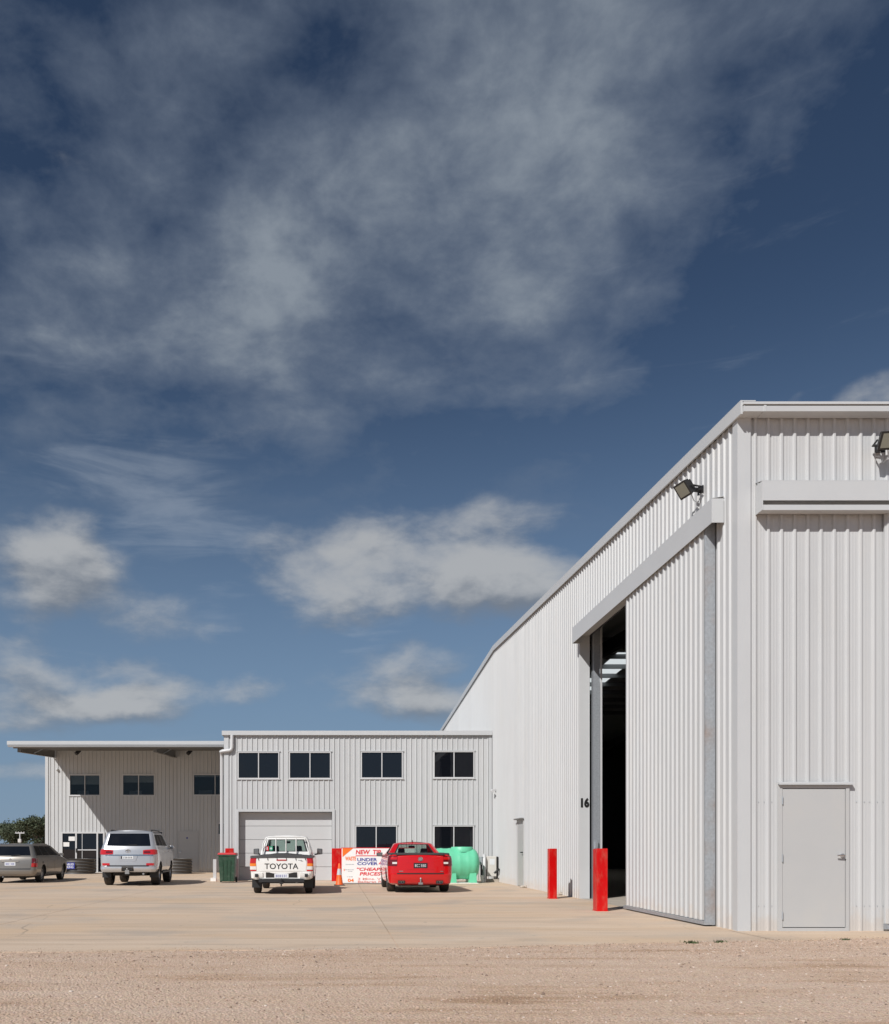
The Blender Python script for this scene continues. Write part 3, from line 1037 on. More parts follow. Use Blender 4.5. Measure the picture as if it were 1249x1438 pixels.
# front wall: cover box of the other door track
mb = MB()
bx0 = 5.817 + .225
zf0, zf1, zf2, zf3 = 6.14, 6.03, 6.085, 6.44
mb.box(bx0 + .012, XE, FY - .235, FY - .223, 6.125, 6.40)                  # upper cover
mb.hexa([(bx0, FY - .235, 6.401), (XE, FY - .235, 6.401), (XE, FY - .034, 6.45), (bx0, FY - .034, 6.45),
         (bx0, FY - .235, 6.409), (XE, FY - .235, 6.409), (XE, FY - .034, 6.458), (bx0, FY - .034, 6.458)])
mb.box(bx0, bx0 + .012, FY - .235, FY - .034, 5.99, 6.40)                 # end cap
mb.build('track_cover', trim, shed)
MB().box(bx0 + .013, XE, FY - .228, FY - .10, 5.99, 6.065).build('track_rail', trim, shed)
MB().box(bx0 + .013, XE, FY - .09, FY - .05, 6.0, 6.3).build('track_backing', trim, shed)
# personnel door
mb = MB()
mb.box(PD0 - .06, PD0, FY - .034, FY + .05, 0, 2.10)
mb.box(PD1, PD1 + .05, FY - .034, FY + .05, 0, 2.10)
mb.box(PD0, PD1, FY - .034, FY + .05, 2.055, 2.10)
mb.box(PD0, PD1, FY - .034, FY + .05, 0.0, .045)
mb.build('door_frame', doorpaint, shed)
MB().box(PD0 - .01, PD1 + .01, FY + .02, FY + .03, .03, 2.06).build('door_gap', interior_dark, shed)
dr = MB().box(PD0 + .008, PD1 - .008, FY - .026, FY + .01, .055, 2.046).build('door', doorpaint, shed, bevel=.003)
for z in (.22, 1.05, 1.88):
    MB().cyl((PD0 - .002, FY - .042, z - .055), (PD0 - .002, FY - .042, z + .055), .009, n=8).build('hinge', galv_plain, dr)
mb = MB()
mb.cyl((PD1 - .055, FY - .03, 1.09), (PD1 - .055, FY - .05, 1.09), .028, n=14)
mb.cyl((PD1 - .055, FY - .05, 1.09), (PD1 - .055, FY - .085, 1.09), .011, n=10)
mb.tube([(PD1 - .045, FY - .085, 1.09), (PD1 - .085, FY - .09, 1.093), (PD1 - .15, FY - .082, 1.09)], .011, 8)
mb.build('handle', chrome, dr)
mb = MB()
x0, x1 = PD0 - .07, PD1 + .085
mb.hexa([(x0, FY - .085, 2.105), (x1, FY - .085, 2.105), (x1, FY - .031, 2.125), (x0, FY - .031, 2.125),
         (x0, FY - .085, 2.135), (x1, FY - .085, 2.135), (x1, FY - .031, 2.15), (x0, FY - .031, 2.15)])
mb.build('door_hood', trim, shed)
# fixing screws along the girts
mb = MB()
k = 0
x = 6.045 + .055
while x < 9.2:
    for z in (.36, 1.86):
        for dx in (0, .08):
            if PD0 - .1 < x + dx < PD1 + .1 and z < 2.2:
                continue
            mb.cyl((x + dx, FY - .002, z), (x + dx, FY - .009, z), .006, n=6)
    x += PITCH
tag(mb.build('screws', galv_plain, shed), kind='stuff')
# start of the front sliding leaf at the right
fleaf = thing('sliding_door', 'closed ribbed sliding door beginning right of the grey personnel door', 'sliding door', (9.0, FY - .06, 0))
clad('door_sheet', cladding, fleaf, (0, FY - .06, 0), (1, 0, 0), (0, -1, 0), 7.90, 12.2, .11, 6.05, phase=7.93)
MB().box(7.88, 12.2, FY - .075, FY - .035, .03, .105).build('bottom_rail', galv_plain, fleaf)
MB().box(7.885, 7.90, FY - .064, FY - .035, .11, 6.05).build('end_post', trim, fleaf)
# side door on the gable
mb = MB()
mb.box(GX - .034, GX + .05, SD0, SD0 + .05, 0, 2.09)
mb.box(GX - .034, GX + .05, SD1 - .05, SD1, 0, 2.09)
mb.box(GX - .034, GX + .05, SD0 + .05, SD1 - .05, 2.03, 2.09)
mb.build('door_frame', doorpaint, shed)
d2 = MB().box(GX - .012, GX + .03, SD0 + .053, SD1 - .053, .02, 2.026).build('door', doorpaint, shed)
mb = MB()
mb.cyl((GX - .012, SD0 + .12, 1.07), (GX - .07, SD0 + .12, 1.07), .02, n=8)
mb.box(GX - .08, GX - .06, SD0 + .11, SD0 + .26, 1.055, 1.085)
mb.build('handle', black, d2)
MB().box(GX - .12, GX - .031, SD0 - .05, SD1 + .05, 2.10, 2.14).build('door_hood', shade_steel, shed)
# low concrete footing behind the foot of the gable wall
MB().box(GX + .01, GX + .2, OP1 + .05, FARY, -.05, .02).build('footing', footing, shed)


def floodlight(loc, aim, label):
    """box head on a yoke and wall bracket; loc on the wall, aim = outward direction"""
    t = thing('floodlight', label, 'floodlight', loc, 'floodlights on the big shed')
    a = Vector(aim).normalized()
    out, fwd = Vector((a.x, a.y, 0)).normalized(), a
    side = Vector((0, 0, 1)).cross(out)
    c = out * .26 + Vector((0, 0, .02))
    up = side.cross(fwd).normalized() * -1
    if up.z < 0:
        up = -up
    P = lambda s, u, f: tuple(c + side * s + up * u + fwd * f)
    mb = MB()
    W, H = .12, .105
    mb.hexa([P(-W, -H, .0), P(W, -H, .0), P(W, H, .0), P(-W, H, .0), P(-W - .02, -H - .02, .09), P(W + .02, -H - .02, .09), P(W + .02, H + .02, .09), P(-W - .02, H + .02, .09)])
    for i in range(7):
        s = -W + .012 + i * .034
        mb.hexa([P(s, -H + .02, -.045), P(s + .012, -H + .02, -.045), P(s + .012, H - .02, -.045), P(s, H - .02, -.045), P(s, -H + .02, .001), P(s + .012, -H + .02, .001), P(s + .012, H - .02, .001), P(s, H - .02, .001)])
    mb.build('lamp_housing', black, t, local=True)
    mb = MB()
    mb.hexa([P(-W + .01, -H + .01, .089), P(W - .01, -H + .01, .089), P(W - .01, H - .01, .089), P(-W + .01, H - .01, .089), P(-W + .01, -H + .01, .094), P(W - .01, -H + .01, .094), P(W - .01, H - .01, .094), P(-W + .01, H - .01, .094)])
    mb.build('lens', flood_glass, t, local=True)
    mb = MB()
    for s in (-W - .03, W + .03):
        mb.tube([tuple(c + side * s + fwd * .03), tuple(out * .10 + side * s * .9), tuple(out * .10)], .014, 6)
    mb.cyl((0, 0, 0), tuple(out * .12), .035, n=10)
    mb.hexa([tuple(side * i * .07 + Vector((0, 0, j)) + out * k) for k in (.0, .012) for i, j in ((-1, -.06), (1, -.06), (1, .06), (-1, .06))])
    mb.build('bracket', black, t, local=True)
    mb = MB()
    mb.tube([tuple(c - fwd * .04), tuple(out * .16 + side * .05 + Vector((0, 0, -.2))), tuple(out * .05 + side * .03 + Vector((0, 0, -.22))), tuple(out * .02 + Vector((0, 0, -.05)))], .007, 6)
    mb.build('cable', trim, t, local=True)
    return t


floodlight((GX - .03, 14.0, 6.87), (-1, -.25, -.75), 'black floodlight above the sliding door on the shed gable')
floodlight((7.83, FY - .03, 6.95), (-.15, -1, -.75), 'black floodlight above the personnel door cut by the right picture edge')

cam_box = thing('security_camera', 'small white security camera high on the shed wall beside the office', 'camera', (GX - .03, 32.0, 3.32))
mb = MB()
mb.box(GX - .05, GX - .03, 31.95, 32.05, 3.27, 3.37)
mb.tube([(GX - .05, 32, 3.33), (GX - .16, 32, 3.33), (GX - .16, 32, 3.29)], .02, 8)
mb.build('mount', alu, cam_box)
MB().cyl((GX - .16, 31.88, 3.25), (GX - .16, 32.12, 3.30), .045, n=12).build('camera_body', alu, cam_box)

# ------------------------------------------------------------------ office building
OX0, OY, OTOP = -4.12, 32.76, 5.40
office = thing('office_building', 'two storey ribbed steel office with a pale roller door between the two sheds', 'building', ((OX0 + GX) / 2, OY, 0))
S_ = OY / 1240
ox = lambda px: (px - 472) * S_
oz = lambda py: EYE + (1192 - py) * S_
wins = [(334, 392.5, 1056, 1094), (406, 465, 1056, 1094), (507, 566, 1055.5, 1093.5), (609, 666.5, 1055, 1093), (499, 558, 1159.5, 1198), (609, 666, 1159.5, 1198)]
RD = (ox(335), ox(467), 0, oz(1140))
holes = [(ox(a) + .01, ox(b) - .01, oz(d) + .01, oz(c) - .01) for a, b, c, d in wins] + [(RD[0], RD[1], -1, RD[3])]
clad('front_wall', cladding, office, (0, OY, 0), (1, 0, 0), (0, -1, 0), OX0 + .01, GX - .03, .02, OTOP, holes, phase=ox(498))
clad('side_wall', cladding, office, (OX0, 0, 0), (0, 1, 0), (-1, 0, 0), OY + .01, 47, .02, OTOP, (), phase=OY + .1, fl=False)
for i, (a, b, c, d) in enumerate(wins):
    window(office, (ox(a), OY, oz(d)), (1, 0, 0), (0, -1, 0), ox(b) - ox(a), oz(c) - oz(d), (0.5,))
mb = MB()
mb.box(OX0 - .1, GX - .04, OY - .13, OY - .10, OTOP - .01, OTOP + .15)
mb.box(OX0 - .1, GX - .04, OY - .10, OY + .3, OTOP + .10, OTOP + .145)
mb.box(OX0 - .1, OX0 - .07, OY - .10, 47, OTOP - .01, OTOP + .14)
mb.box(OX0 - .07, GX - .04, OY - .10, OY - .034, OTOP - .02, OTOP - .008)
mb.build('fascia', trim, office)
MB().box(OX0 - .05, GX - .045, OY + .31, 47, OTOP + .02, OTOP + .09).build('roof', cladding, office)
mb = MB()
mb.box(OX0 - .034, OX0 + .14, OY - .036, OY - .031, 0, OTOP - .02)
mb.box(OX0 - .036, OX0 - .031, OY - .036, OY + .12, 0, OTOP - .02)
mb.build('corner_flashing', trim, office)
MB().box(GX - .15, GX - .034, OY - .036, OY - .031, 0, OTOP - .02).build('corner_flashing', trim, office)
# garage door, five sections, set well back in its opening
RDY = OY + .26
mb = MB()
mb.box(RD[0] - .004, RD[0] + .01, OY - .032, RDY + .06, 0, RD[3])
mb.box(RD[1] - .01, RD[1] + .004, OY - .032, RDY + .06, 0, RD[3])
mb.box(RD[0] - .09, RD[0] - .004, OY - .040, OY - .030, 0, RD[3] + .09)
mb.box(RD[1] + .004, RD[1] + .09, OY - .040, OY - .030, 0, RD[3] + .09)
mb.box(RD[0] - .004, RD[1] + .004, OY - .040, OY - .030, RD[3], RD[3] + .09)
mb.box(RD[0] + .01, RD[1] - .01, OY - .030, RDY + .06, RD[3] - .012, RD[3])
gd = MB().box(RD[0] + .012, RD[1] - .012, RDY + .045, RDY + .055, 0, RD[3] - .014).build('garage_door', interior_dark, office)
mb.build('door_surround', trim, office)
nh = 5
ph = (RD[3] - .02) / nh
for i in range(nh):
    MB().box(RD[0] + .02, RD[1] - .02, RDY, RDY + .04, i * ph + .006, (i + 1) * ph - .006).build('door_panel', rollermat, gd, bevel=.006)
MB().box(OX0, GX - .05, OY - .03, OY + .05, -.05, .018).build('footing', footing, office)
# downpipe offset at the left end
px_ = ox(326.5)
mb = MB()
mb.tube([(px_, OY - .10, OTOP - .01), (px_, OY - .10, 4.93), (px_ - .03, OY - .10, 4.86), (px_ - .1, OY - .10, 4.82), (ox(313), OY - .10, 4.80), (ox(311), OY - .08, 4.78), (ox(311), OY + .06, 4.74), (ox(311), OY + .12, 4.6), (ox(311), OY + .13, 0.1)], .065, 12)
mb.build('downpipe', alu, office, smooth=50)

# ------------------------------------------------------------------ building with the deep canopy
LY, LX0 = 43.9, -14.42
SL = LY / 1240
lx = lambda px: (px - 472) * SL
lz = lambda py: EYE + (1192 - py) * SL
canopy_b = thing('canopy_building', 'ribbed steel building with a deep flat canopy shading its wall', 'building', (-9.3, LY, 0))
lw = [(97.5, 141, 1088, 1117.5), (172, 217.5, 1088, 1117.5), (271.5, 321, 1087.5, 1117), (306, 318, 1156, 1172.5), (213, 229, 1167.5, 1200)]
ent = (86, 147, 1168.5)
dd = (250, 279.5, 1167)
holes = [(lx(a) + .01, lx(b) - .01, lz(d) + .01, lz(c) - .01) for a, b, c, d in lw]
holes += [(lx(ent[0]), lx(ent[1]), -1, lz(ent[2])), (lx(dd[0]), lx(dd[1]), -1, lz(dd[2]))]
clad('front_wall', cladding, canopy_b, (0, LY, 0), (1, 0, 0), (0, -1, 0), LX0, OX0 - .01, .02, 6.22, holes, phase=lx(92))
clad('side_wall', cladding, canopy_b, (LX0, 0, 0), (0, 1, 0), (-1, 0, 0), LY, 56, .02, lambda y: 6.2 + (y - LY) * .06, (), phase=LY + .1, fl=False)
splits = [(.5,), (.5,), (.62,), (), ()]
drop = [.46, .36, .10, 0, 0]
for (a, b, c, d), sp, dp in zip(lw, splits, drop):
    w_o = window(canopy_b, (lx(a), LY, lz(d)), (1, 0, 0), (0, -1, 0), lx(b) - lx(a), lz(c) - lz(d), sp, gl=room_glass)
    x0, x1, z0, z1 = lx(a) + .03, lx(b) - .03, lz(d) + .03, lz(c) - .03
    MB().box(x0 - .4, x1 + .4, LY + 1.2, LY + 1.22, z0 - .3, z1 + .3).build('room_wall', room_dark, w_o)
    if dp:
        MB().box(x0, x1, LY + .09, LY + .10, z1 - (z1 - z0) * dp, z1).build('added_pale_panel', pale_mat, w_o)  # added panel; its pale colour imitates light showing in the glass
    if sp:
        MB().box(x0 + .1, x0 + (x1 - x0) * .46, LY + .9, LY + 1.0, z0 - .2, z0 + (z1 - z0) * .28).build('room_cabinet', pale_mat, w_o)
mb = MB()
mb.box(LX0 - .036, LX0 + .12, LY - .036, LY - .031, 0, 6.1)
mb.box(LX0 - .036, LX0 - .031, LY - .031, LY + .12, 0, 6.1)
mb.build('corner_flashing', trim, canopy_b)
MB().box(LX0, OX0, LY - .05, LY + .05, -.05, .03).build('footing', footing, canopy_b)
# canopy roof rising to the back
CY = 38.35
cz = lambda y: 5.70 + (y - CY) * .0865
CX0, CX1 = -14.22, OX0 - .12
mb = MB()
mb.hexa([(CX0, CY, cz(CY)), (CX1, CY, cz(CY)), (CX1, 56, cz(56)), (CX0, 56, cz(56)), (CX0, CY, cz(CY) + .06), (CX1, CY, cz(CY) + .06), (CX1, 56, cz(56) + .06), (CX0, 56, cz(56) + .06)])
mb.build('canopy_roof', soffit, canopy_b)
mb = MB()
mb.box(CX0 - .06, CX1, CY - .05, CY - .02, 5.70, 5.862)
mb.hexa([(CX0 - .06, CY - .02, 5.69), (CX0 - .02, CY - .02, 5.69), (CX0 - .02, 56, 5.69 + 17.65 * .0865), (CX0 - .06, 56, 5.69 + 17.65 * .0865),
         (CX0 - .06, CY - .02, 5.862), (CX0 - .02, CY - .02, 5.862), (CX0 - .02, 56, 5.862 + 17.65 * .0865), (CX0 - .06, 56, 5.862 + 17.65 * .0865)])
mb.build('fascia', trim, canopy_b)
mb = MB()
mb.prism([(CY - .12, 5.60), (CY - .14, 5.675), (CY - .128, 5.677), (CY - .11, 5.612), (CY + .05, 5.612), (CY + .05, 5.60)], lambda y, z: (CX0, y, z), lambda y, z: (CX1, y, z))
mb.build('gutter', galv_plain, canopy_b)
for x in (-13.98, -7.98):                        # tapered cantilever beams
    bm_ = MB()
    for (xa, xb, off) in ((x - .008, x + .008, 0),):
        bm_.prism([(CY + .62, cz(CY + .62) - .02), (CY + .62, 5.46), (LY - .04, 5.72), (LY - .04, cz(LY) - .02)], lambda y, z: (xa, y, z), lambda y, z: (xb, y, z))
    bm_.hexa([(x - .08, CY + .60, 5.445), (x + .08, CY + .60, 5.445), (x + .08, LY - .04, 5.705), (x - .08, LY - .04, 5.705),
              (x - .08, CY + .60, 5.459), (x + .08, CY + .60, 5.459), (x + .08, LY - .04, 5.719), (x - .08, LY - .04, 5.719)])
    bm_.box(x - .08, x + .08, CY + .605, CY + .618, 5.46, cz(CY + .6) - .025)
    ob = bm_.build('canopy_beam', shade_steel, canopy_b)
    MB().tube([(x + .02, CY + 2.3, 5.56), (x + .42, CY + 2.9, cz(CY + 2.9) - .03)], .022, 6).build('brace', galv_plain, ob)
for i in range(4):                               # purlins under the soffit
    y = CY + .5 + i * 1.35
    MB().box(CX0, CX1, y, y + .06, cz(y) - .14, cz(y) - .003).build('purlin', shade_steel, canopy_b)
# glazed entrance: fixed light, sliding leaf, side light
e0, e1, ez = lx(ent[0]), lx(ent[1]), lz(ent[2])
E = lambda px: lx(px)
mb = MB()
fy0, fy1 = LY - .06, LY + .05
for a in (E(86), E(106.2), E(136), E(145.2)):
    mb.box(a, a + .075, fy0, fy1, .03, ez)
mb.box(e0, e1, fy0 + .002, fy1, ez - .075, ez + .002)
mb.box(E(108), E(136), fy0 + .01, fy1, 1.10, 1.15)
mb.box(e0, e1, fy0 - .1, fy1, 0, .03)
ent_o = mb.build('entrance', alu, canopy_b)
for a, b in ((E(88.2), E(106)), (E(108.4), E(115.2)), (E(116), E(135.8)), (E(138.2), E(145))):
    MB().box(a, b, LY, LY + .008, .03, ez - .076).build('pane', window_glass, ent_o)
MB().box(E(115.3), E(116), LY - .03, LY + .02, .03, ez - .08).build('mullion', alu, ent_o)
MB().box(E(88.8), E(97.4), LY - .012, LY - .006, lz(1189), lz(1183)).build('paper_notice', paper, ent_o)
MB().box(E(96.5), E(105.2), LY - .012, LY - .006, lz(1181), lz(1175)).build('paper_notice', paper, ent_o)
MB().box(E(107.2), E(108.4), LY - .11, LY - .061, 1.0, 1.2).build('handle', black, ent_o)
# solid door
mb = MB()
a, b, zt = lx(dd[0]), lx(dd[1]), lz(dd[2])
mb.box(a, a + .05, LY - .034, LY + .05, 0, zt)
mb.box(b - .05, b, LY - .034, LY + .05, 0, zt)
mb.box(a + .05, b - .05, LY - .034, LY + .05, zt - .05, zt)
mb.build('door_frame', doorpaint, canopy_b)
d3 = MB().box(a + .053, b - .053, LY - .025, LY + .01, .03, zt - .053).build('door', doorpaint, canopy_b)
MB().cyl((a + .12, LY - .025, 1.02), (a + .12, LY - .08, 1.02), .03, n=8).build('handle', chrome, d3)
MB().cyl((lx(263), LY - .026, lz(1177)), (lx(263), LY - .03, lz(1177)), .045, n=14).build('sign_disc', blue_print, d3)


def spotlight(x, label):
    t = thing('spotlight', label, 'spotlight', (x, LY - .75, cz(LY - .75) - .01), 'spotlights under the canopy')
    mb = MB()
    z = cz(LY - .75) - .02
    mb.cyl((x, LY - .75, z), (x, LY - .75, z - .14), .02, n=8)
    mb.build('stem', black, t)
    mb = MB()
    mb.cyl((x + .05, LY - .70, z - .10), (x - .10, LY - .85, z - .28), .08, .10, n=12)
    mb.build('lamp_head', black, t)


spotlight(lx(116.5), 'small black spotlight under the canopy above the glazed entrance')
spotlight(lx(270.5), 'small black spotlight under the canopy close to the taller office')
dome = thing('security_camera', 'tiny white dome camera near the top left corner of the canopied wall', 'camera', (lx(81), LY - .03, lz(1081)))
mb = MB()
mb.lathe([(0.001, -.11), (.05, -.09), (.065, -.05), (.065, 0)], (lx(81), LY - .03, lz(1081)), 'y', 12)
mb.build('camera_body', alu, dome, smooth=60)


def water_ring(cx, cy, r, h, label):
    """round planter of horizontally corrugated steel"""
    t = thing('planter', label, 'planter', (cx, cy, 0), 'round corrugated steel planters')
    prof = []
    n = 5
    for i in range(n * 8 + 1):
        z = i / (n * 8) * h
        prof.append((r + .022 * math.cos(i / 8 * 2 * math.pi), z))
    prof += [(r + .03, h + .005), (r - .01, h + .012), (r - .03, h - .06)]
    MB().lathe(prof, (cx, cy, 0), 'z', 48).build('planter_wall', planter, t, smooth=50)
    mb = MB()
    mb.lathe([(r - .03, h - .06), (.01, h - .04)], (cx, cy, 0), 'z', 32)
    mb.build('soil', soil, t)


water_ring(lx(110.5) * .955, LY * .955, .79, .70, 'dark round corrugated steel planter in front of the glazed entrance')
water_ring(lx(247) * .955, LY * .955, .76, .70, 'dark round corrugated steel planter right of the silver four wheel drive')

sy = LY * .955 - .86
s_ = sy / 1240
sgn = thing('parking_sign', 'small blue parking sign with white letters leaning on the planter', 'sign', ((96 - 472) * s_, sy, .3))
sx0, sx1 = (86 - 472) * s_, (105 - 472) * s_
sz0, sz1 = EYE + (1192 - 1220.5) * s_, EYE + (1192 - 1211.5) * s_
MB().box(sx0, sx1, sy - .012, sy, sz0, sz1).build('sign_plate', blue_print, sgn)
hh = sz1 - sz0
mb = text_mesh('DISABLED', (sx0 + .05, sz0 + hh * .56, sx1 - .04, sz0 + hh * .88), lambda u, v, h: (u, sy - .013 - h, v), .003, bold=.02)
text_mesh('PARKING', (sx0 + .05, sz0 + hh * .12, sx1 - .06, sz0 + hh * .46), lambda u, v, h: (u, sy - .013 - h, v), .003, bold=.02, mb=mb)
mb.build('lettering', plate_white, sgn)

# ------------------------------------------------------------------ bollards


def bollard(x, y, w, d, h, label):
    t = MB()
    t.box(x, x + w, y, y + d, 0, h)
    o = t.build('bollard', red, bevel=.008, loc=(x + w / 2, y + d / 2, 0))
    tag(o, label, 'bollard', 'red steel bollards')
    return o


def hw_bollard(x, y, w, d, h, label):
    """square steel post, its two rolled sections butted together, with a cap and a base weld"""
    t = thing('bollard', label, 'bollard', (x + w / 2, y + d / 2, 0), 'red steel bollards')
    MB().box(x, x + w, y, y + d * .47, 0, h).build('post_section', red, t, bevel=.012)
    MB().box(x + .002, x + w - .002, y + d * .48, y + d, 0, h - .004).build('post_section', red, t, bevel=.012)
    MB().box(x - .008, x + w + .008, y - .008, y + d + .008, 0, .012).build('base_plate', red, t)
    return t


hw_bollard((770.3 - 472) * 21.0 / 1240, 20.9, .185, .21, 1.19, 'red square steel bollard near the number 16, farther left of the doorway pair')
hw_bollard((838.5 - 472) * 16.73 / 1240, 16.73, .21, .27, 1.19, 'red square steel bollard standing right before the dark doorway')
hw_bollard(ox(319.5), 32.1, .30, .25, 1.20, 'red bollard mostly hidden behind the green bin')
hw_bollard(ox(466) * .985, 32.2, .36, .25, 1.20, 'red bollard behind the traffic cone, left of the painted sign')

# ------------------------------------------------------------------ wheelie bin
BYY = 30.7
bs = BYY / 1240
bc = (318.5 - 472) * bs
wb = thing('wheelie_bin', 'dark green wheelie bin with a red lid beside the roller door', 'bin', (bc, BYY + .3, 0))


def frustum(mb, x0, x1, y0, y1, z0, X0, X1, Y0, Y1, z1, mi=0):
    mb.hexa([(x0, y0, z0), (x1, y0, z0), (x1, y1, z0), (x0, y1, z0), (X0, Y0, z1), (X1, Y0, z1), (X1, Y1, z1), (X0, Y1, z1)], mi)


mb = MB()
frustum(mb, bc - .245, bc + .245, BYY + .06, BYY + .50, .04, bc - .29, bc + .29, BYY, BYY + .62, .93)
frustum(mb, bc - .315, bc + .315, BYY - .02, BYY + .66, .93, bc - .315, bc + .315, BYY - .02, BYY + .66, .975)
for s in (-1, 0, 1):
    frustum(mb, bc + s * .12 - .012, bc + s * .12 + .012, BYY + .045, BYY + .08, .08, bc + s * .14 - .012, bc + s * .14 + .012, BYY - .012, BYY + .02, .78)
mb.build('bin_body', binmat, wb, bevel=.014)
mb = MB()
frustum(mb, bc - .325, bc + .325, BYY - .035, BYY + .68, .976, bc - .30, bc + .30, BYY + .0, BYY + .66, 1.045)
mb.build('lid', binlid, wb, bevel=.02)
for s in (-1, 1):
    MB().cyl((bc + s * .25, BYY + .58, .10), (bc + s * .30, BYY + .58, .10), .10, n=18).build('wheel', rubber, wb)
MB().cyl((bc - .25, BYY + .72, .96), (bc + .25, BYY + .72, .96), .016, n=8).build('handle', binmat, wb)

wp = thing('panel', 'narrow white panel standing on a foot left of the green bin', 'panel', (ox(303), 32.3, 0))
MB().box(ox(302), ox(306.5), 32.25, 32.33, .12, .80).build('panel_face', alu, wp, bevel=.005)
MB().box(ox(299), ox(306.5), 32.15, 32.40, 0, .12).build('foot', board_white, wp)

# ------------------------------------------------------------------ painted sign board
SY = 29.4
ss = SY / 1240
qx = lambda px: (px - 472) * ss
qz = lambda py: EYE + (1192 - py) * ss
board = thing('sign_board', 'white painted board advertising NEW TIP UNDER COVER behind the red ute', 'sign', (qx(520), SY, 0))
X0, X1, Z0, Z1 = qx(480.2), qx(480.2) + 2.44, .045, qz(1191.4)
lean = lambda z: SY + .05 + (z - Z0) * .10
mb = MB()
mb.hexa([(X0, lean(Z0), Z0), (X1, lean(Z0), Z0), (X1, lean(Z0) + .018, Z0), (X0, lean(Z0) + .018, Z0),
         (X0, lean(Z1), Z1), (X1, lean(Z1), Z1), (X1, lean(Z1) + .018, Z1), (X0, lean(Z1) + .018, Z1)])
mb.build('board', board_white, board)
mb = MB()
mb.box(X0 - .02, X1 + .02, lean(Z1) - .006, lean(Z1) + .03, Z1, Z1 + .022)
mb.box(X0 - .02, X0 - .002, lean(Z1), lean(Z1) + .05, 0, Z1)
mb.build('red_edging', red_print, board)
mb = MB()
for x in (X0 + .1, X1 - .1):
    mb.hexa([(x - .03, lean(Z1) + .45, 0), (x + .03, lean(Z1) + .45, 0), (x + .03, lean(Z1) + .5, 0), (x - .03, lean(Z1) + .5, 0),
             (x - .03, lean(Z1) + .03, Z1 - .05), (x + .03, lean(Z1) + .03, Z1 - .05), (x + .03, lean(Z1) + .07, Z1 - .05), (x - .03, lean(Z1) + .07, Z1 - .05)])
mb.box(X0, X1, SY - .03, SY + .10, 0, Z0)
mb.build('prop', polemat, board)
B = lambda u, v, h: (u, lean(v) - .002 - h, v)


def zo(u, v):         # photo detail coordinates on the board, read off an enlargement
    return qx(470 + u / 13.88), qz(1180 + v / 13.88)


def sign_text(s, box, mat, bold=0.0, shear=0.0, name='lettering'):
    (a, d), (c, b) = zo(box[0], box[1]), zo(box[2], box[3])
    text_mesh(s, (a, b, c, d), B, .004, bold, shear).build(name, mat, board)


sign_text('NEW  TIP', (415, 190, 912, 278), red_print, .032, .12)
sign_text('UNDER', (445, 350, 835, 415), blue_print, .026)
sign_text('COVER', (445, 430, 848, 488), blue_print, .026)
sign_text('\u201cCHEAPER\u201d', (435, 535, 1090, 600), red_print, .026, .2)
sign_text('PRICES', (490, 625, 905, 692), red_print, .026, .15)
sign_text('3 Mins. V', (455, 735, 905, 778), pink_print, .015)
sign_text('Ballarat R', (455, 790, 925, 832), pink_print, .015)
sign_text('WASTE', (208, 320, 420, 400), orange_print, .03)
sign_text('04', (258, 752, 376, 818), orange_print, .03)
mb = MB()
def quad(pts, m=None):
    p = [zo(*q) for q in pts]
    mb.prism(p, lambda u, v: B(u, v, 0), lambda u, v: B(u, v, .003))
quad([(157, 158), (365, 158), (157, 330)])
quad([(180, 562), (196, 562), (196, 602), (180, 602)])
mb.build('printed_corner', orange_print, board)
mb = MB()
quad([(415, 298), (875, 298), (875, 314), (415, 314)])
quad([(940, 360), (985, 345), (895, 470), (862, 470)])
mb.build('painted_stroke', red_print, board)
mb = MB()
rr = random.Random(5)
for v, u0, u1 in ((468, 218, 380), (572, 205, 370), (603, 265, 345), (710, 240, 345)):
    u = u0
    while u < u1:
        w = rr.uniform(5, 16)
        quad([(u, v), (u + w, v), (u + w, v + 12 + rr.uniform(-4, 6)), (u, v + 12)])
        u += w + rr.uniform(3, 9)
mb.build('faded_print', grey_print, board)

# ------------------------------------------------------------------ traffic cone
cy_ = 28.5
cxn = (476.7 - 472) * cy_ / 1240
cone = thing('traffic_cone', 'orange traffic cone with a grey reflective band by the sign board', 'cone', (cxn, cy_, 0))
MB().box(cxn - .17, cxn + .17, cy_ - .17, cy_ + .17, 0, .03).build('base', black, cone, bevel=.01)
cr = lambda z: .125 - .10 * z / .72
MB().lathe([(.135, .03), (cr(.06), .06), (cr(.34), .34)], (cxn, cy_, 0), 'z', 24).build('cone_body', conemat, cone, smooth=40)
MB().lathe([(cr(.34) + .003, .34), (cr(.54) + .003, .54)], (cxn, cy_, 0), 'z', 24).build('reflective_band', reflective, cone, smooth=40)
MB().lathe([(cr(.54), .54), (cr(.70), .70), (.015, .715), (.001, .715)], (cxn, cy_, 0), 'z', 24).build('cone_tip', conemat, cone, smooth=40)

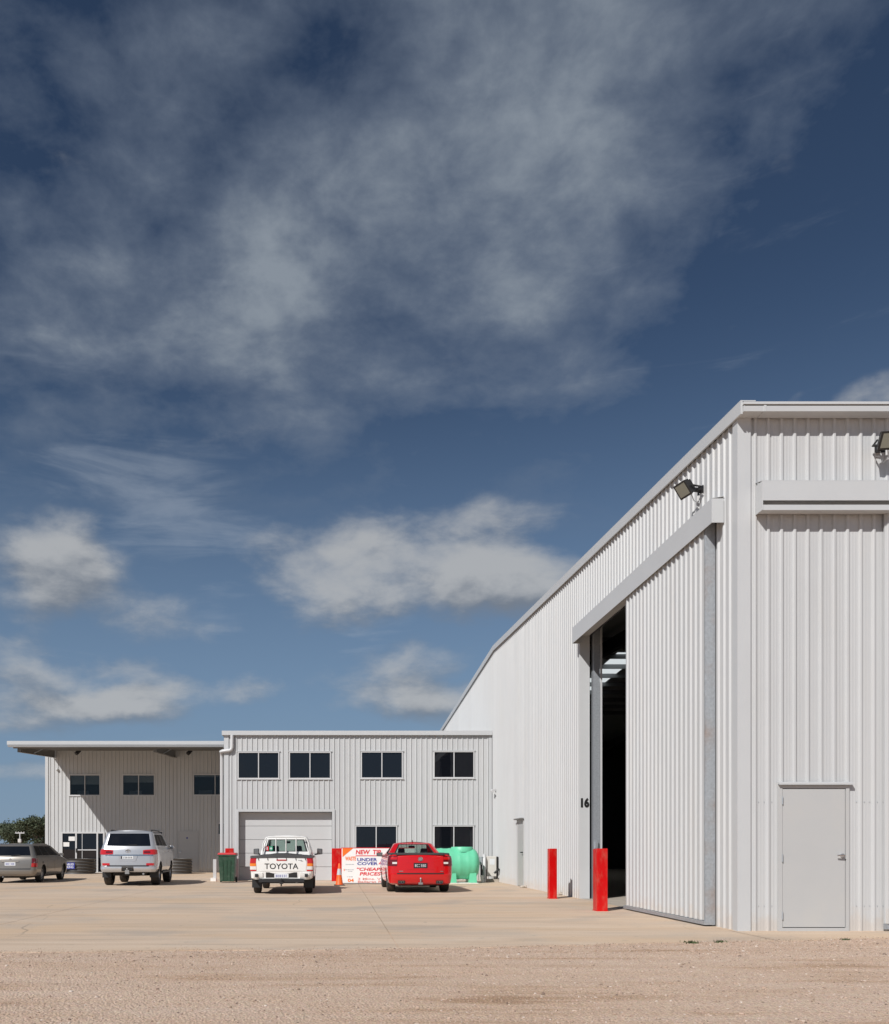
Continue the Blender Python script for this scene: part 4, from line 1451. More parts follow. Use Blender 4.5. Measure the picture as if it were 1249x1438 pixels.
# ------------------------------------------------------------------ green tank
TY = 30.6
ts = TY / 1240
tx0, tx1 = (604 - 472) * ts, (673 - 472) * ts
tk = thing('water_tank', 'mint green horizontal plastic tank against the wall behind the red ute', 'tank', ((tx0 + tx1) / 2, TY, 0))
tr_ = .53
tz = .135 + tr_
prof = [(0.001, tx0)]
for i in range(1, 8):
    a = i / 7 * math.pi / 2
    prof.append((tr_ * math.sin(a) ** .8, tx0 + .26 * (1 - math.cos(a))))
L_ = tx1 - tx0
for i in range(1, 24):
    f = i / 24
    x = tx0 + .26 + (L_ - .52) * f
    prof.append((tr_ + (.012 if (i % 6) in (2, 3) else 0), x))
for i in range(7, -1, -1):
    a = i / 7 * math.pi / 2
    prof.append((max(.001, tr_ * math.sin(a) ** .8), tx1 - .26 * (1 - math.cos(a))))
MB().lathe(prof, (0, TY, tz), 'x', 40).build('tank_shell', tankmat, tk, smooth=50)
mb = MB()
mcx = (649 - 472) * ts
mb.lathe([(.38, -.12), (.38, .03), (.36, .055), (.001, .06)], (mcx, TY, tz + tr_), 'z', 32)
mb.build('manhole_lid', tankmat, tk, smooth=40)
for px in (634, 662):
    x = (px - 472) * ts
    mb = MB()
    frustum(mb, x - .13, x + .13, TY - .46, TY + .46, 0.02, x - .115, x + .115, TY - .42, TY + .42, .36)
    mb.build('foot', tankmat, tk, bevel=.012)
MB().box(tx0, tx1 - .1, TY - .5, TY + .5, 0, .02).build('timber_base', board_white, tk)

# ------------------------------------------------------------------ pump cabinet beside the tank
ac = thing('pump_cabinet', 'cream metal service cabinet with pipes in the corner of the two walls', 'cabinet', (ox(690), 31.4, 0))
ay = 31.4
as_ = ay / 1240
a_ = lambda px: (px - 472) * as_
MB().box(a_(683), a_(697.5), ay, ay + .5, .20, .92).build('cabinet', acmat, ac, bevel=.012)
MB().box(a_(697.6), a_(700.5), ay + .05, ay + .45, .25, .90).build('grille', black, ac)
MB().box(a_(682), a_(700.5), ay - .05, ay + .5, 0, .10).build('plinth', footing, ac)
MB().box(a_(688), a_(695), ay - .004, ay - .001, .62, .82).build('label_plate', plate_white, ac)
mb = MB()
mb.tube([(a_(679.6), ay - .1, 0), (a_(679.6), ay - .1, .85), (a_(680.2), ay, .93), (a_(681.6), ay + .2, .95)], .06, 10)
mb.build('pipe', alu, ac, smooth=50)
MB().cyl((a_(675.5), ay - .1, .62), (a_(675.5), ay - .1, .9), .075, n=14).build('filter_bowl', galv_plain, ac)
mb = MB()
mb.tube([(a_(675.5), ay - .1, .62), (a_(675.5), ay - .12, .2), (a_(679), ay - .16, .12)], .035, 8)
mb.tube([(a_(693), ay - .18, .32), (a_(697), ay - .2, .40), (a_(700), ay - .12, .46)], .04, 8)
mb.build('hose', black, ac, smooth=50)
MB().box(a_(671.5), a_(675), ay - .72, ay - .62, .0, .26).build('post_foot', alu, ac, bevel=.006)
MB().box(a_(677), a_(684), ay - .02, ay + .3, .1, .45).build('pump', black, ac, bevel=.02)


def lump(x, y, label, seed):
    rng = random.Random(seed)
    t = thing('rubble', label, 'rubble', (x, y, 0), 'pale lumps at the foot of the shed wall')
    for k in range(3):
        bm = bmesh.new()
        bmesh.ops.create_icosphere(bm, subdivisions=2, radius=1)
        sx, sy2, sz = rng.uniform(.07, .12), rng.uniform(.05, .08), rng.uniform(.045, .075)
        for v in bm.verts:
            d = .8 + .45 * mnoise.noise(v.co * 1.3 + Vector((seed + k * 5, 0, 0)))
            v.co = Vector((v.co.x * sx * d, v.co.y * sy2 * d, v.co.z * sz * d + sz * .75))
        me = bpy.data.meshes.new('stone')
        bm.to_mesh(me)
        bm.free()
        me.materials.append(sandstone)
        o = bpy.data.objects.new('stone', me)
        o.location = ((k - 1) * .13 + rng.uniform(-.02, .02), rng.uniform(-.06, .06), 0)
        o.parent = t
        C.objects.link(o)


lump((794.5 - 472) * 22.6 / 1240, 22.6, 'pale lumps on the concrete right behind the farther bollard', 3)
lump((738.5 - 472) * 26.9 / 1240, 26.9, 'pale lumps on the concrete below the narrow side door', 8)

# ------------------------------------------------------------------ vehicles
SV = 0.92            # all four are set to the same scale as the buildings


class Hull:
    """shell of horizontal rings; key rows: z, half width, rear y, front y, rear radius, front radius, rear bow, front bow"""
    def __init__(s, keys, rear, side, front, warp=None, crown=0.0, sbow=0.012):
        s.k = np.array(keys, float)
        s.rear, s.side, s.front = rear, side, front
        s.warp, s.crown, s.sbow = warp, crown, sbow

    def at(s, z):
        return [float(np.interp(z, s.k[:, 0], s.k[:, i])) for i in range(1, 8)]

    def pt(s, seg, f, z):
        w, yr, yf, rr, rf, br, bf = s.at(z)
        ya = yr + br * ((w - rr) / w) ** 2
        yb = yf - bf * ((w - rf) / w) ** 2
        if seg == 'rear':
            x = f * (w - rr)
            y = yr + br * (x / w) ** 2
        elif seg == 'rc':
            a = f * math.pi / 2
            x, y = (w - rr) + rr * math.sin(a), ya + rr * (1 - math.cos(a))
        elif seg == 'side':
            y = ya + rr + (yb - rf - ya - rr) * f
            x = w + s.sbow * (1 - (2 * f - 1) ** 2)
        elif seg == 'fc':
            a = f * math.pi / 2
            x, y = (w - rf) + rf * math.cos(a), yb - rf + rf * math.sin(a)
        else:
            x = f * (w - rf)
            y = yf - bf * (x / w) ** 2
        if s.warp:
            z = z + s.warp(x, y, z)
        return (x, y, z)

    def side_at(s, y, z):
        """fraction along the side for a given y"""
        w, yr, yf, rr, rf, br, bf = s.at(z)
        a = yr + br * ((w - rr) / w) ** 2 + rr
        b = yf - bf * ((w - rf) / w) ** 2 - rf
        return (y - a) / (b - a)

    def params(s):
        return ([('rear', f) for f in s.rear] + [('rc', a) for a in (.2, .4, .6, .8)] + [('side', f) for f in s.side]
                + [('fc', a) for a in (.2, .4, .6, .8)] + [('front', f) for f in s.front])

    def build(s, zs, cls=None, bottom=True, top=True):
        """returns (verts, faces, keys) - a key per face"""
        pr = s.params()
        n = len(pr)
        ring = lambda z: [s.pt(a, f, z) for a, f in pr] + [(-p[0], p[1], p[2]) for p in (s.pt(a, f, z) for a, f in pr[-2:0:-1])]
        N = 2 * n - 2
        vs, fs, ks = [], [], []
        for z in zs:
            vs += ring(z)
        for j in range(len(zs) - 1):
            zm = (zs[j] + zs[j + 1]) / 2
            for i in range(N):
                i2 = (i + 1) % N
                fs.append((j * N + i, j * N + i2, (j + 1) * N + i2, (j + 1) * N + i))
                a = i if i < n - 1 else N - 1 - i
                p, q = pr[a], pr[a + 1]
                seg = p[0] if p[0] == q[0] else 'edge'
                ks.append(cls(seg, (p[1] + q[1]) / 2, zm, 1 if i < n - 1 else -1) if cls else 0)
        if bottom:
            fs.append(tuple(range(N - 1, -1, -1)))
            ks.append(1)
        if top:                                   # crowned grid across the top ring
            b = (len(zs) - 1) * N
            M = 6
            idx = {}
            for i in range(n):
                r = b + i
                l = b + (N - i) % N
                idx[(i, 0)], idx[(i, M)] = l, r
                if i in (0, n - 1):
                    for m in range(1, M):
                        idx[(i, m)] = r
                    continue
                for m in range(1, M):
                    t = m / M
                    p = Vector(vs[l]).lerp(Vector(vs[r]), t)
                    w = abs(vs[r][0])
                    p.z += s.crown * (1 - (2 * t - 1) ** 2) * min(1, w / .4)
                    idx[(i, m)] = len(vs)
                    vs.append(tuple(p))
            for i in range(n - 1):
                for m in range(M):
                    q = [idx[(i, m)], idx[(i, m + 1)], idx[(i + 1, m + 1)], idx[(i + 1, m)]]
                    q2 = []
                    for x in q:
                        if x not in q2:
                            q2.append(x)
                    if len(q2) >= 3:
                        fs.append(tuple(q2))
                        ks.append(0)
        return vs, fs, ks

    def patch(s, path, z0, z1, nz=4, off=.006, thick=.012, sgn=1, mb=None, mi=0):
        """raised panel on the hull; z0 and z1 are numbers or lists along the path"""
        mb = mb or MB()
        n = len(path)
        lo = z0 if isinstance(z0, (list, tuple)) else [z0] * n
        hi = z1 if isinstance(z1, (list, tuple)) else [z1] * n
        G = [[Vector(s.pt(path[i][0], abs(path[i][1]), lo[i] + (hi[i] - lo[i]) * j / nz)) for j in range(nz + 1)] for i in range(n)]
        for i in range(n):
            if path[i][0] in ('rear', 'front') and path[i][1] < 0:
                for v in G[i]:
                    v.x = -v.x
        out, inn = [], []
        for i in range(n):
            for j in range(nz + 1):
                a = G[min(i + 1, n - 1)][j] - G[max(i - 1, 0)][j]
                b = G[i][min(j + 1, nz)] - G[i][max(j - 1, 0)]
                nn = a.cross(b)
                nn.normalize()
                p = G[i][j]
                out.append(p + nn * off)
                inn.append(p + nn * (off - thick))
        if sgn < 0:
            out = [Vector((-p.x, p.y, p.z)) for p in out]
            inn = [Vector((-p.x, p.y, p.z)) for p in inn]
        m = nz + 1
        fs = []
        T = n * m
        for i in range(n - 1):
            for j in range(nz):
                q = (i * m + j, (i + 1) * m + j, (i + 1) * m + j + 1, i * m + j + 1)
                fs.append(q)
                fs.append(tuple(k + T for k in q[::-1]))
        rim = [i * m for i in range(n)] + [(n - 1) * m + j for j in range(1, m)] + [i * m + nz for i in range(n - 2, -1, -1)] + [j for j in range(nz - 1, 0, -1)]
        for a, b in zip(rim, rim[1:] + rim[:1]):
            fs.append((a, b, b + T, a + T))
        return mb.add(out + inn, fs, mi)


def rearpath(a, b, n=6):
    return [('rear', a + (b - a) * i / n) for i in range(n + 1)]


CORNER = [('rc', .2), ('rc', .4), ('rc', .6), ('rc', .8), ('rc', 1.0)]


def split_parts(vs, fs, ks):
    """sort faces by key: ints stay on the body, tuples become parts"""
    body = MB()
    used = {}
    parts = {}
    bf, bmid = [], []
    for f, k in zip(fs, ks):
        if isinstance(k, tuple):
            parts.setdefault(k, []).append(f)
        else:
            bf.append(f)
            bmid.append(k)
    body.v = [tuple(v) for v in vs]
    body.f, body.m = bf, bmid
    out = {}
    for k, ff in parts.items():
        m = MB()
        ids = sorted(set(i for f in ff for i in f))
        mp = {i: j for j, i in enumerate(ids)}
        m.add([vs[i] for i in ids], [tuple(mp[i] for i in f) for f in ff])
        out[k] = m
    return body, out


def clean(mb):
    ids = sorted(set(i for f in mb.f for i in f))
    mp = {i: j for j, i in enumerate(ids)}
    mb.v = [mb.v[i] for i in ids]
    mb.f = [tuple(mp[i] for i in f) for f in mb.f]
    return mb


def cut_wells(mb, mats, wheels):
    """cut wheel housings out of a closed lower body"""
    tmp = mb.build('tmp_body', mats, local=True)
    cu = MB()
    for (x0, x1, y, z, r) in wheels:
        cu.cyl((x0, y, z), (x1, y, z), r, n=28)
        cu2 = None
    cut = cu.build('tmp_cut', [mats[0], mats[1]], local=True)
    for p in cut.data.polygons:
        p.material_index = 1
    md = tmp.modifiers.new('b', 'BOOLEAN')
    md.operation = 'DIFFERENCE'
    md.solver = 'EXACT'
    md.object = cut
    dg = bpy.context.evaluated_depsgraph_get()
    dg.update()
    me = bpy.data.meshes.new_from_object(tmp.evaluated_get(dg))
    out = MB()
    out.v = [tuple(v.co) for v in me.vertices]
    out.f = [tuple(p.vertices) for p in me.polygons]
    out.m = [min(p.material_index, 1) for p in me.polygons]
    for o in (tmp, cut):
        d = o.data
        bpy.data.objects.remove(o)
        bpy.data.meshes.remove(d)
    bpy.data.meshes.remove(me)
    return out


def wheel(parent, x, y, r, w, rim_r, rimmat, out, spokes=5, hub_in=.03):
    """tyre with a rim set in its outer face; out = +1 right side, -1 left side"""
    h = w / 2
    prof = [(rim_r, -h * .8), (rim_r + .02, -h), (r - .05, -h), (r - .012, -h * .86), (r, -h * .6), (r, h * .6), (r - .012, h * .86), (r - .05, h), (rim_r + .02, h), (rim_r, h * .8), (rim_r - .005, -h * .8)]
    t = MB()
    t.lathe(prof, (x, y, r), 'x', 36)
    tw = t.build('wheel', rubber, parent, S=SV, smooth=40, local=True)
    m = MB()
    xo = x + out * h * .8
    m.lathe([(rim_r, (xo - x)), (rim_r - .025, (xo - x)), (rim_r - .04, (xo - x) - out * .05)], (x, y, r), 'x', 36)
    for k in range(spokes):
        a = 2 * math.pi * k / spokes + .3
        c, s_ = math.cos(a), math.sin(a)
        wd = rim_r * (.20 if spokes == 5 else .14)
        P = lambda rr, t, d: (xo - out * d, y + c * rr - s_ * t, r + s_ * rr + c * t)
        m.hexa([P(.04, -wd, .05), P(.04, wd, .05), P(rim_r - .015, wd * .75, .045), P(rim_r - .015, -wd * .75, .045),
                P(.04, -wd, .02), P(.04, wd, .02), P(rim_r - .015, wd * .75, .008), P(rim_r - .015, -wd * .75, .008)])
    m.cyl((xo - out * .05, y, r), (xo - out * .012, y, r), .065, n=16)
    m.build('rim', rimmat, tw, S=SV, local=True)
    d = MB()
    d.cyl((xo - out * .09, y, r), (xo - out * .07, y, r), rim_r - .01, n=24)
    d.build('brake_disc', under, tw, S=SV, local=True)
    return tw


def mirror(parent, x, y, z, out, mat, w=.2, h=.13):
    m = MB()
    m.hexa([(x, y - .05, z - h / 2), (x + out * w, y - .03, z - h / 2 + .01), (x + out * w, y + .07, z - h / 2 + .02), (x, y + .09, z - h / 2),
            (x, y - .05, z + h / 2), (x + out * w, y - .03, z + h / 2 - .01), (x + out * w, y + .07, z + h / 2 - .03), (x, y + .09, z + h / 2 - .01)])
    m.hexa([(x - out * .09, y, z - h / 2 - .02), (x + out * .03, y, z - h / 2), (x + out * .03, y + .05, z - h / 2), (x - out * .09, y + .05, z - h / 2 - .02),
            (x - out * .09, y, z - h / 2 + .02), (x + out * .03, y, z - h / 2 + .04), (x + out * .03, y + .05, z - h / 2 + .04), (x - out * .09, y + .05, z - h / 2 + .02)])
    o = m.build('mirror', mat, parent, S=SV, local=True, bevel=.02)
    g = MB()
    g.hexa([(x + out * .015, y - .054, z - h / 2 + .02), (x + out * (w - .02), y - .035, z - h / 2 + .025), (x + out * (w - .02), y - .033, z - h / 2 + .025), (x + out * .015, y - .051, z - h / 2 + .02),
            (x + out * .015, y - .054, z + h / 2 - .02), (x + out * (w - .02), y - .035, z + h / 2 - .025), (x + out * (w - .02), y - .033, z + h / 2 - .025), (x + out * .015, y - .051, z + h / 2 - .02)])
    g.build('mirror_glass', mirror_glass, o, S=SV, local=True)
    return o


def seats(parent, ys, z0, z1, xs=(-.36, .36)):
    for y in ys:
        for x in xs:
            m = MB()
            m.hexa([(x - .22, y - .03, z0), (x + .22, y - .03, z0), (x + .22, y + .12, z0), (x - .22, y + .12, z0),
                    (x - .18, y - .18, z1 - .22), (x + .18, y - .18, z1 - .22), (x + .18, y - .06, z1 - .22), (x - .18, y - .06, z1 - .22)])
            m.hexa([(x - .12, y - .19, z1 - .19), (x + .12, y - .19, z1 - .19), (x + .12, y - .10, z1 - .19), (x - .12, y - .10, z1 - .19),
                    (x - .10, y - .21, z1), (x + .10, y - .21, z1), (x + .10, y - .12, z1), (x - .10, y - .12, z1)])
            m.build('seat', seatmat, parent, S=SV, local=True, bevel=.025)
    m = MB()
    m.box(-.62, .62, ys[-1] + .95, ys[-1] + 1.3, z0, z0 + .18)
    m.build('dashboard', black, parent, S=SV, local=True)


def plate(parent, x, z, y, w, h, base, ink, rows=1, name='number_plate'):
    o = MB().box(x - w / 2, x + w / 2, y - .008, y, z - h / 2, z + h / 2).build(name, base, parent, S=SV, local=True, bevel=.004)
    m = MB()
    rr = random.Random(int(abs(x * 100 + z * 77)) + 3)
    n = 6
    for k in range(n):             # characters too small to read in the photograph
        u = x - w * .40 + w * .80 * k / n + (.012 if k > 2 else 0)
        cw = w * .80 / n * .66
        for q in range(3):
            if q != 1 or rr.random() < .6:
                m.box(u, u + cw, y - .0105, y - .0075, z - h * .26 + q * h * .21, z - h * .26 + q * h * .21 + h * .07)
        for q in (0, 1):
            if rr.random() < .75:
                m.box(u + q * cw * .75, u + q * cw * .75 + cw * .25, y - .011, y - .0078, z - h * .24, z + h * .22)
    tag(m.build('plate_characters', ink, o, S=SV, local=True), kind='stuff')
    return o


def carbase(name, label, cat, x, y):
    return thing(name, label, cat, (x, y, 0))


def finish_body(parent, low, green, mats, extra=None):
    body = MB()
    body.add(low.v, low.f)
    body.m = list(low.m)
    b = clean(green)
    body.add(b.v, b.f)
    body.m[len(low.f):] = list(b.m)
    return body.build('body', mats, parent, S=SV, smooth=32, local=True)


def underside(parent, y0, y1, z0, z1, w=.55):
    m = MB()
    m.box(-w, w, y0, y1, z0, z1)
    m.build('chassis', under, parent, S=SV, local=True)


FR = [0, .25, .5, .75, 1]

# ---- white single cab ute with the dark tonneau
hl = carbase('pickup_truck', 'white single cab ute reversed out with TOYOTA across its tailgate', 'ute', -1.41, 22.8)
H = Hull([(.42, .80, .16, 4.85, .06, .3, .02, .1), (.46, .86, .07, 4.95, .07, .3, .03, .15), (.62, .872, .05, 5.0, .07, .3, .03, .2), (.66, .878, .05, 5.02, .06, .3, .025, .2),
          (.90, .885, .045, 5.0, .05, .3, .02, .2), (1.03, .872, .05, 4.95, .05, .3, .02, .2), (1.065, .855, .065, 4.85, .05, .3, .02, .2), (1.075, .83, .09, 4.8, .05, .3, .02, .2)],
         [0, .3, .6, .8, 1], [i / 24 for i in range(25)], [1, .75, .5, .25, 0])
vs, fs, ks = H.build([.42, .44, .46, .52, .58, .62, .64, .66, .72, .8, .9, .97, 1.03, 1.05, 1.065, 1.075])
lowb = MB().add(vs, fs)
lowb.m = list(ks)
low = cut_wells(lowb, [whitepaint, under], [(s * .55, s * 1.1, y, .36, .41) for s in (-1, 1) for y in (.98, 4.08)])
G = Hull([(1.05, .80, 2.34, 4.02, .10, .2, .02, .12), (1.14, .80, 2.36, 3.95, .10, .2, .02, .12), (1.22, .785, 2.38, 3.82, .10, .18, .02, .12),
          (1.56, .675, 2.47, 3.30, .09, .14, .02, .10), (1.63, .645, 2.51, 3.18, .10, .14, .02, .08), (1.67, .60, 2.57, 3.08, .10, .12, .02, .06), (1.685, .52, 2.66, 2.98, .08, .1, .02, .05)],
         [0, .45, .88, .96, 1], [0, .08, .3, .55, .86, .9, 1], [1, .96, .9, .45, 0], crown=.015)


def cls_hl(seg, f, z, s):
    if 1.22 < z < 1.56:
        if seg == 'rear' and f < .88:
            return ('rear_window', 0)
        if seg == 'front' and f < .96:
            return ('windscreen', 0)
        if seg == 'side' and .08 < f < .86:
            return ('side_window', s)
    if 1.20 < z < 1.58 and seg in ('rear', 'edge') and f < .97:
        return 2
    return 0


vs, fs, ks = G.build([1.05, 1.14, 1.20, 1.22, 1.33, 1.45, 1.56, 1.58, 1.61, 1.63, 1.65, 1.67, 1.68, 1.685], cls_hl, bottom=False)
gb, parts = split_parts(vs, fs, ks)
finish_body(hl, low, gb, [whitepaint, under, black])
for (nm, s), m in parts.items():
    m.build(nm, car_glass, hl, S=SV, smooth=40, local=True)
# tailgate with lettering
tgp = H.patch(rearpath(-.845, .845, 10), .655, 1.045, 6, .010, .02).build('tailgate', whitepaint, hl, S=SV, smooth=35, local=True, bevel=.006)
yb_ = lambda x, z: H.pt('rear', min(1, abs(x) / .80), z)[1]
wm = text_mesh('TOYOTA', (-.475, .715, .475, .875), lambda u, v, h: (u, yb_(u, v) - .0105 - h, v), .004, bold=.012)
wm.build('lettering', black_print, tgp, S=SV, local=True)
mb = MB()
mb.box(-.14, .14, yb_(0, .99) - .026, yb_(0, .99) - .008, .955, .985)
mb.build('brake_lamp', lamp_red, tgp, S=SV, local=True)
mb = MB()
for x, z, w in ((.52, .965, .10), (.575, .94, .07)):
    mb.box(x - w / 2, x + w / 2, yb_(x, z) - .016, yb_(x, z) - .010, z - .008, z + .008)
mb.build('badge', steelrim, tgp, S=SV, local=True)
for s in (-1, 1):
    pth = [('rear', .865), ('rear', .93), ('rear', 1.0)] + CORNER + [('side', .008), ('side', .018)]
    tl = H.patch(pth, .66, 1.03, 6, .012, .03, s).build('tail_light', lamp_red, hl, S=SV, smooth=40, local=True)
    H.patch(pth[:-1], .80, .875, 2, .016, .01, s).build('indicator_lens', lamp_amber, tl, S=SV, smooth=40, local=True)
    H.patch(pth[:-1], .70, .795, 2, .016, .01, s).build('reverse_lens', lamp_clear, tl, S=SV, smooth=40, local=True)
    mirror(hl, s * .93, 3.45, 1.20, s, black, .17, .20)
    for y in (.98, 4.08):
        wheel(hl, s * .745, y, .345, .215, .20, steelrim, s, 8)
    m = MB()
    m.box(s * .74 - .14, s * .74 + .14, .60, .615, .17, .50)
    m.build('mud_flap', black, hl, S=SV, local=True)
# step bumper, plate recess, tow bar
mb = MB()
mb.box(-.44, .44, .055, .075, .48, .625)
mb.build('plate_recess', under, hl, S=SV, local=True)
H.patch(rearpath(-.985, -.66, 3) , .44, .62, 3, .03, .05).build('bumper', whitepaint, hl, S=SV, smooth=35, local=True)
H.patch(rearpath(.66, .985, 3), .44, .62, 3, .03, .05).build('bumper', whitepaint, hl, S=SV, smooth=35, local=True)
H.patch(rearpath(-.66, .66, 6), .42, .475, 2, .03, .05).build('bumper', whitepaint, hl, S=SV, smooth=35, local=True)
for s in (-1, 1):
    MB().box(s * .70 - .045, s * .70 + .045, .012, .026, .49, .58).build('step_pad', black, hl, S=SV, local=True)
plate(hl, 0, .525, .05, .40, .125, plate_white, blue_print)
mb = MB()
mb.box(-.64, .64, .02, .10, .345, .43)
mb.box(-.05, .05, -.06, .12, .30, .36)
mb.box(-.60, -.55, .05, .5, .34, .44)
mb.box(.55, .60, .05, .5, .34, .44)
mb.cyl((0, -.05, .36), (0, -.05, .41), .018, n=10)
mb.lathe([(.001, .05), (.02, .045), (.028, .025), (.02, .005), (.012, -.01)], (0, -.05, .41), 'z', 12)
mb.cyl((0, -.05, .24), (0, -.05, .30), .02, n=8)
mb.build('tow_bar', black, hl, S=SV, local=True)
underside(hl, .5, 4.5, .30, .46, .45)
MB().cyl((-.72, .98, .34), (.72, .98, .34), .06, n=10).build('rear_axle', under, hl, S=SV, local=True)
MB().cyl((.42, .12, .34), (.42, 1.6, .36), .03, n=10).build('exhaust', steelrim, hl, S=SV, local=True)
# soft tonneau with a ridge and tie buttons
mb = MB()
gx, gy = 15, 9
vs = []
for j in range(gy):
    y = .055 + (2.30 - .055) * j / (gy - 1)
    for i in range(gx):
        u = -1 + 2 * i / (gx - 1)
        z = 1.083 + .085 * (1 - abs(u) ** 1.3) * (.55 + .45 * math.sin(math.pi * min(1, j / (gy - 1) + .15))) + .006 * math.sin(i * 2.1 + j)
        if j == 0:
            z = 1.082 + .07 * (1 - abs(u) ** 1.3) * .8
        vs.append((u * .875, y, z))
top = len(vs)
fs = [(j * gx + i, j * gx + i + 1, (j + 1) * gx + i + 1, (j + 1) * gx + i) for j in range(gy - 1) for i in range(gx - 1)]
rim = [i for i in range(gx)] + [j * gx + gx - 1 for j in range(1, gy)] + [(gy - 1) * gx + i for i in range(gx - 2, -1, -1)] + [j * gx for j in range(gy - 2, 0, -1)]
vs += [(vs[i][0] * 1.012, vs[i][1] - (.02 if vs[i][1] < .1 else 0), 1.03) for i in rim]
for a, (i, i2) in enumerate(zip(rim, rim[1:] + rim[:1])):
    fs.append((i, i2, top + (a + 1) % len(rim), top + a))
mb.add(vs, fs)
mb.build('tonneau_cover', vinyl, hl, S=SV, smooth=50, local=True)
mb = MB()
for k in range(6):
    x = -.66 + k * .264
    mb.tube([(x, .028, 1.035), (x + .01, .022, .995), (x + .012, .026, .965)], .008, 6)
mb.build('tie_cord', black, hl, S=SV, local=True)
# white tubular ladder rack behind the cab
mb = MB()
for x in (-.62, -.31, .0, .31, .62):
    if abs(x) < .5:
        mb.tube([(x, 2.31, 1.08), (x, 2.30, 1.60)], .019, 8)
mb.tube([(-.72, 2.31, 1.06), (-.70, 2.30, 1.45), (-.60, 2.30, 1.63), (-.5, 2.30, 1.65), (.5, 2.30, 1.65), (.60, 2.30, 1.63), (.70, 2.30, 1.45), (.72, 2.31, 1.06)], .022, 8)
mb.build('headboard', whitepaint, hl, S=SV, smooth=50, local=True)
seats(hl, (3.0,), .95, 1.38)
MB().box(-.09, .09, 3.20, 3.23, 1.46, 1.53).build('rear_view_mirror', black, hl, S=SV, local=True, bevel=.01)
for i, (m_, x) in enumerate(((red_print, -.59), (firstaid_green, -.465))):
    y = G.pt('rear', .7, 1.29)[1] - .010
    st = MB().box(x - .055, x + .055, y - .004, y, 1.235, 1.36).build('sticker', m_, hl, S=SV, local=True)
    c = MB()
    if i:
        c.box(x - .035, x + .035, y - .0065, y - .0042, 1.285, 1.31)
        c.box(x - .0125, x + .0125, y - .0066, y - .0043, 1.26, 1.335)
    else:
        c.box(x - .012, x + .016, y - .0065, y - .0042, 1.255, 1.34)
    c.build('sticker_mark', plate_white, st, S=SV, local=True)

# ---- red ute
ut = carbase('pickup_truck', 'shiny red ute with a black bed cover parked before the painted sign', 'ute', 2.26, 23.55)
H = Hull([(.24, .84, .20, 4.8, .12, .3, .05, .2), (.29, .90, .07, 4.9, .14, .35, .06, .3), (.42, .925, .02, 5.0, .20, .4, .10, .35), (.545, .94, .015, 5.04, .20, .4, .10, .35),
          (.565, .94, .045, 5.04, .20, .4, .10, .35), (.80, .945, .055, 5.0, .19, .4, .10, .35), (1.00, .93, .065, 4.95, .18, .4, .10, .35), (1.08, .905, .085, 4.85, .17, .4, .10, .35), (1.115, .87, .12, 4.8, .15, .4, .10, .35)],
         [0, .3, .6, .8, 1], [i / 24 for i in range(25)], [1, .75, .5, .25, 0],
         warp=lambda x, y, z: -.16 * max(0, (y - 3.6) / 1.4) * max(0, (z - .7) / .4))
vs, fs, ks = H.build([.24, .26, .29, .36, .42, .5, .545, .565, .6, .7, .8, .9, 1.0, 1.05, 1.08, 1.10, 1.115])
lowb = MB().add(vs, fs)
lowb.m = list(ks)
low = cut_wells(lowb, [redpaint, under], [(s * .62, s * 1.15, y, .35, .385) for s in (-1, 1) for y in (1.03, 4.03)])
G = Hull([(1.09, .83, 1.93, 4.12, .16, .2, .05, .2), (1.13, .82, 1.98, 4.05, .16, .2, .05, .2), (1.42, .63, 2.42, 3.18, .14, .14, .05, .14), (1.455, .59, 2.50, 3.05, .12, .12, .05, .12), (1.48, .50, 2.62, 2.92, .10, .1, .04, .08), (1.487, .40, 2.72, 2.82, .08, .08, .02, .05)],
         [0, .45, .9, .97, 1], [0, .10, .3, .55, .88, .92, 1], [1, .96, .9, .45, 0], crown=.02)


def cls_ut(seg, f, z, s):
    if 1.13 < z < 1.42:
        if seg == 'rear' and f < .90:
            return ('rear_window', 0)
        if seg == 'front' and f < .96:
            return ('windscreen', 0)
        if seg == 'side' and .10 < f < .88:
            return ('side_window', s)
    if 1.10 < z < 1.435 and seg == 'rear' and f < .98:
        return 2
    return 0


vs, fs, ks = G.build([1.09, 1.11, 1.13, 1.22, 1.32, 1.42, 1.435, 1.455, 1.47, 1.48, 1.487], cls_ut, bottom=False)
gb, parts = split_parts(vs, fs, ks)
finish_body(ut, low, gb, [redpaint, under, black])
for (nm, s), m in parts.items():
    m.build(nm, car_glass, ut, S=SV, smooth=40, local=True)
H.patch(rearpath(-.89, .89, 10), .575, 1.045, 6, .008, .02).build('tailgate', redpaint, ut, S=SV, smooth=35, local=True, bevel=.006)
yr_ = lambda x, z: H.pt('rear', min(1, abs(x) / .79), z)[1]
mb = H.patch(rearpath(-.53, .53, 8), .685, .695, 1, .0125, .01)
H.patch(rearpath(-.53, .53, 8), .875, .885, 1, .0125, .01, mb=mb)
mb.build('crease', redpaint, ut, S=SV, local=True)
H.patch(rearpath(-.92, .92, 10), .545, .572, 1, .014, .03).build('shut_line', black, ut, S=SV, local=True)
plate(ut, 0.0, .80, yr_(0, .8) - .012, .40, .15, plate_black, plate_white)
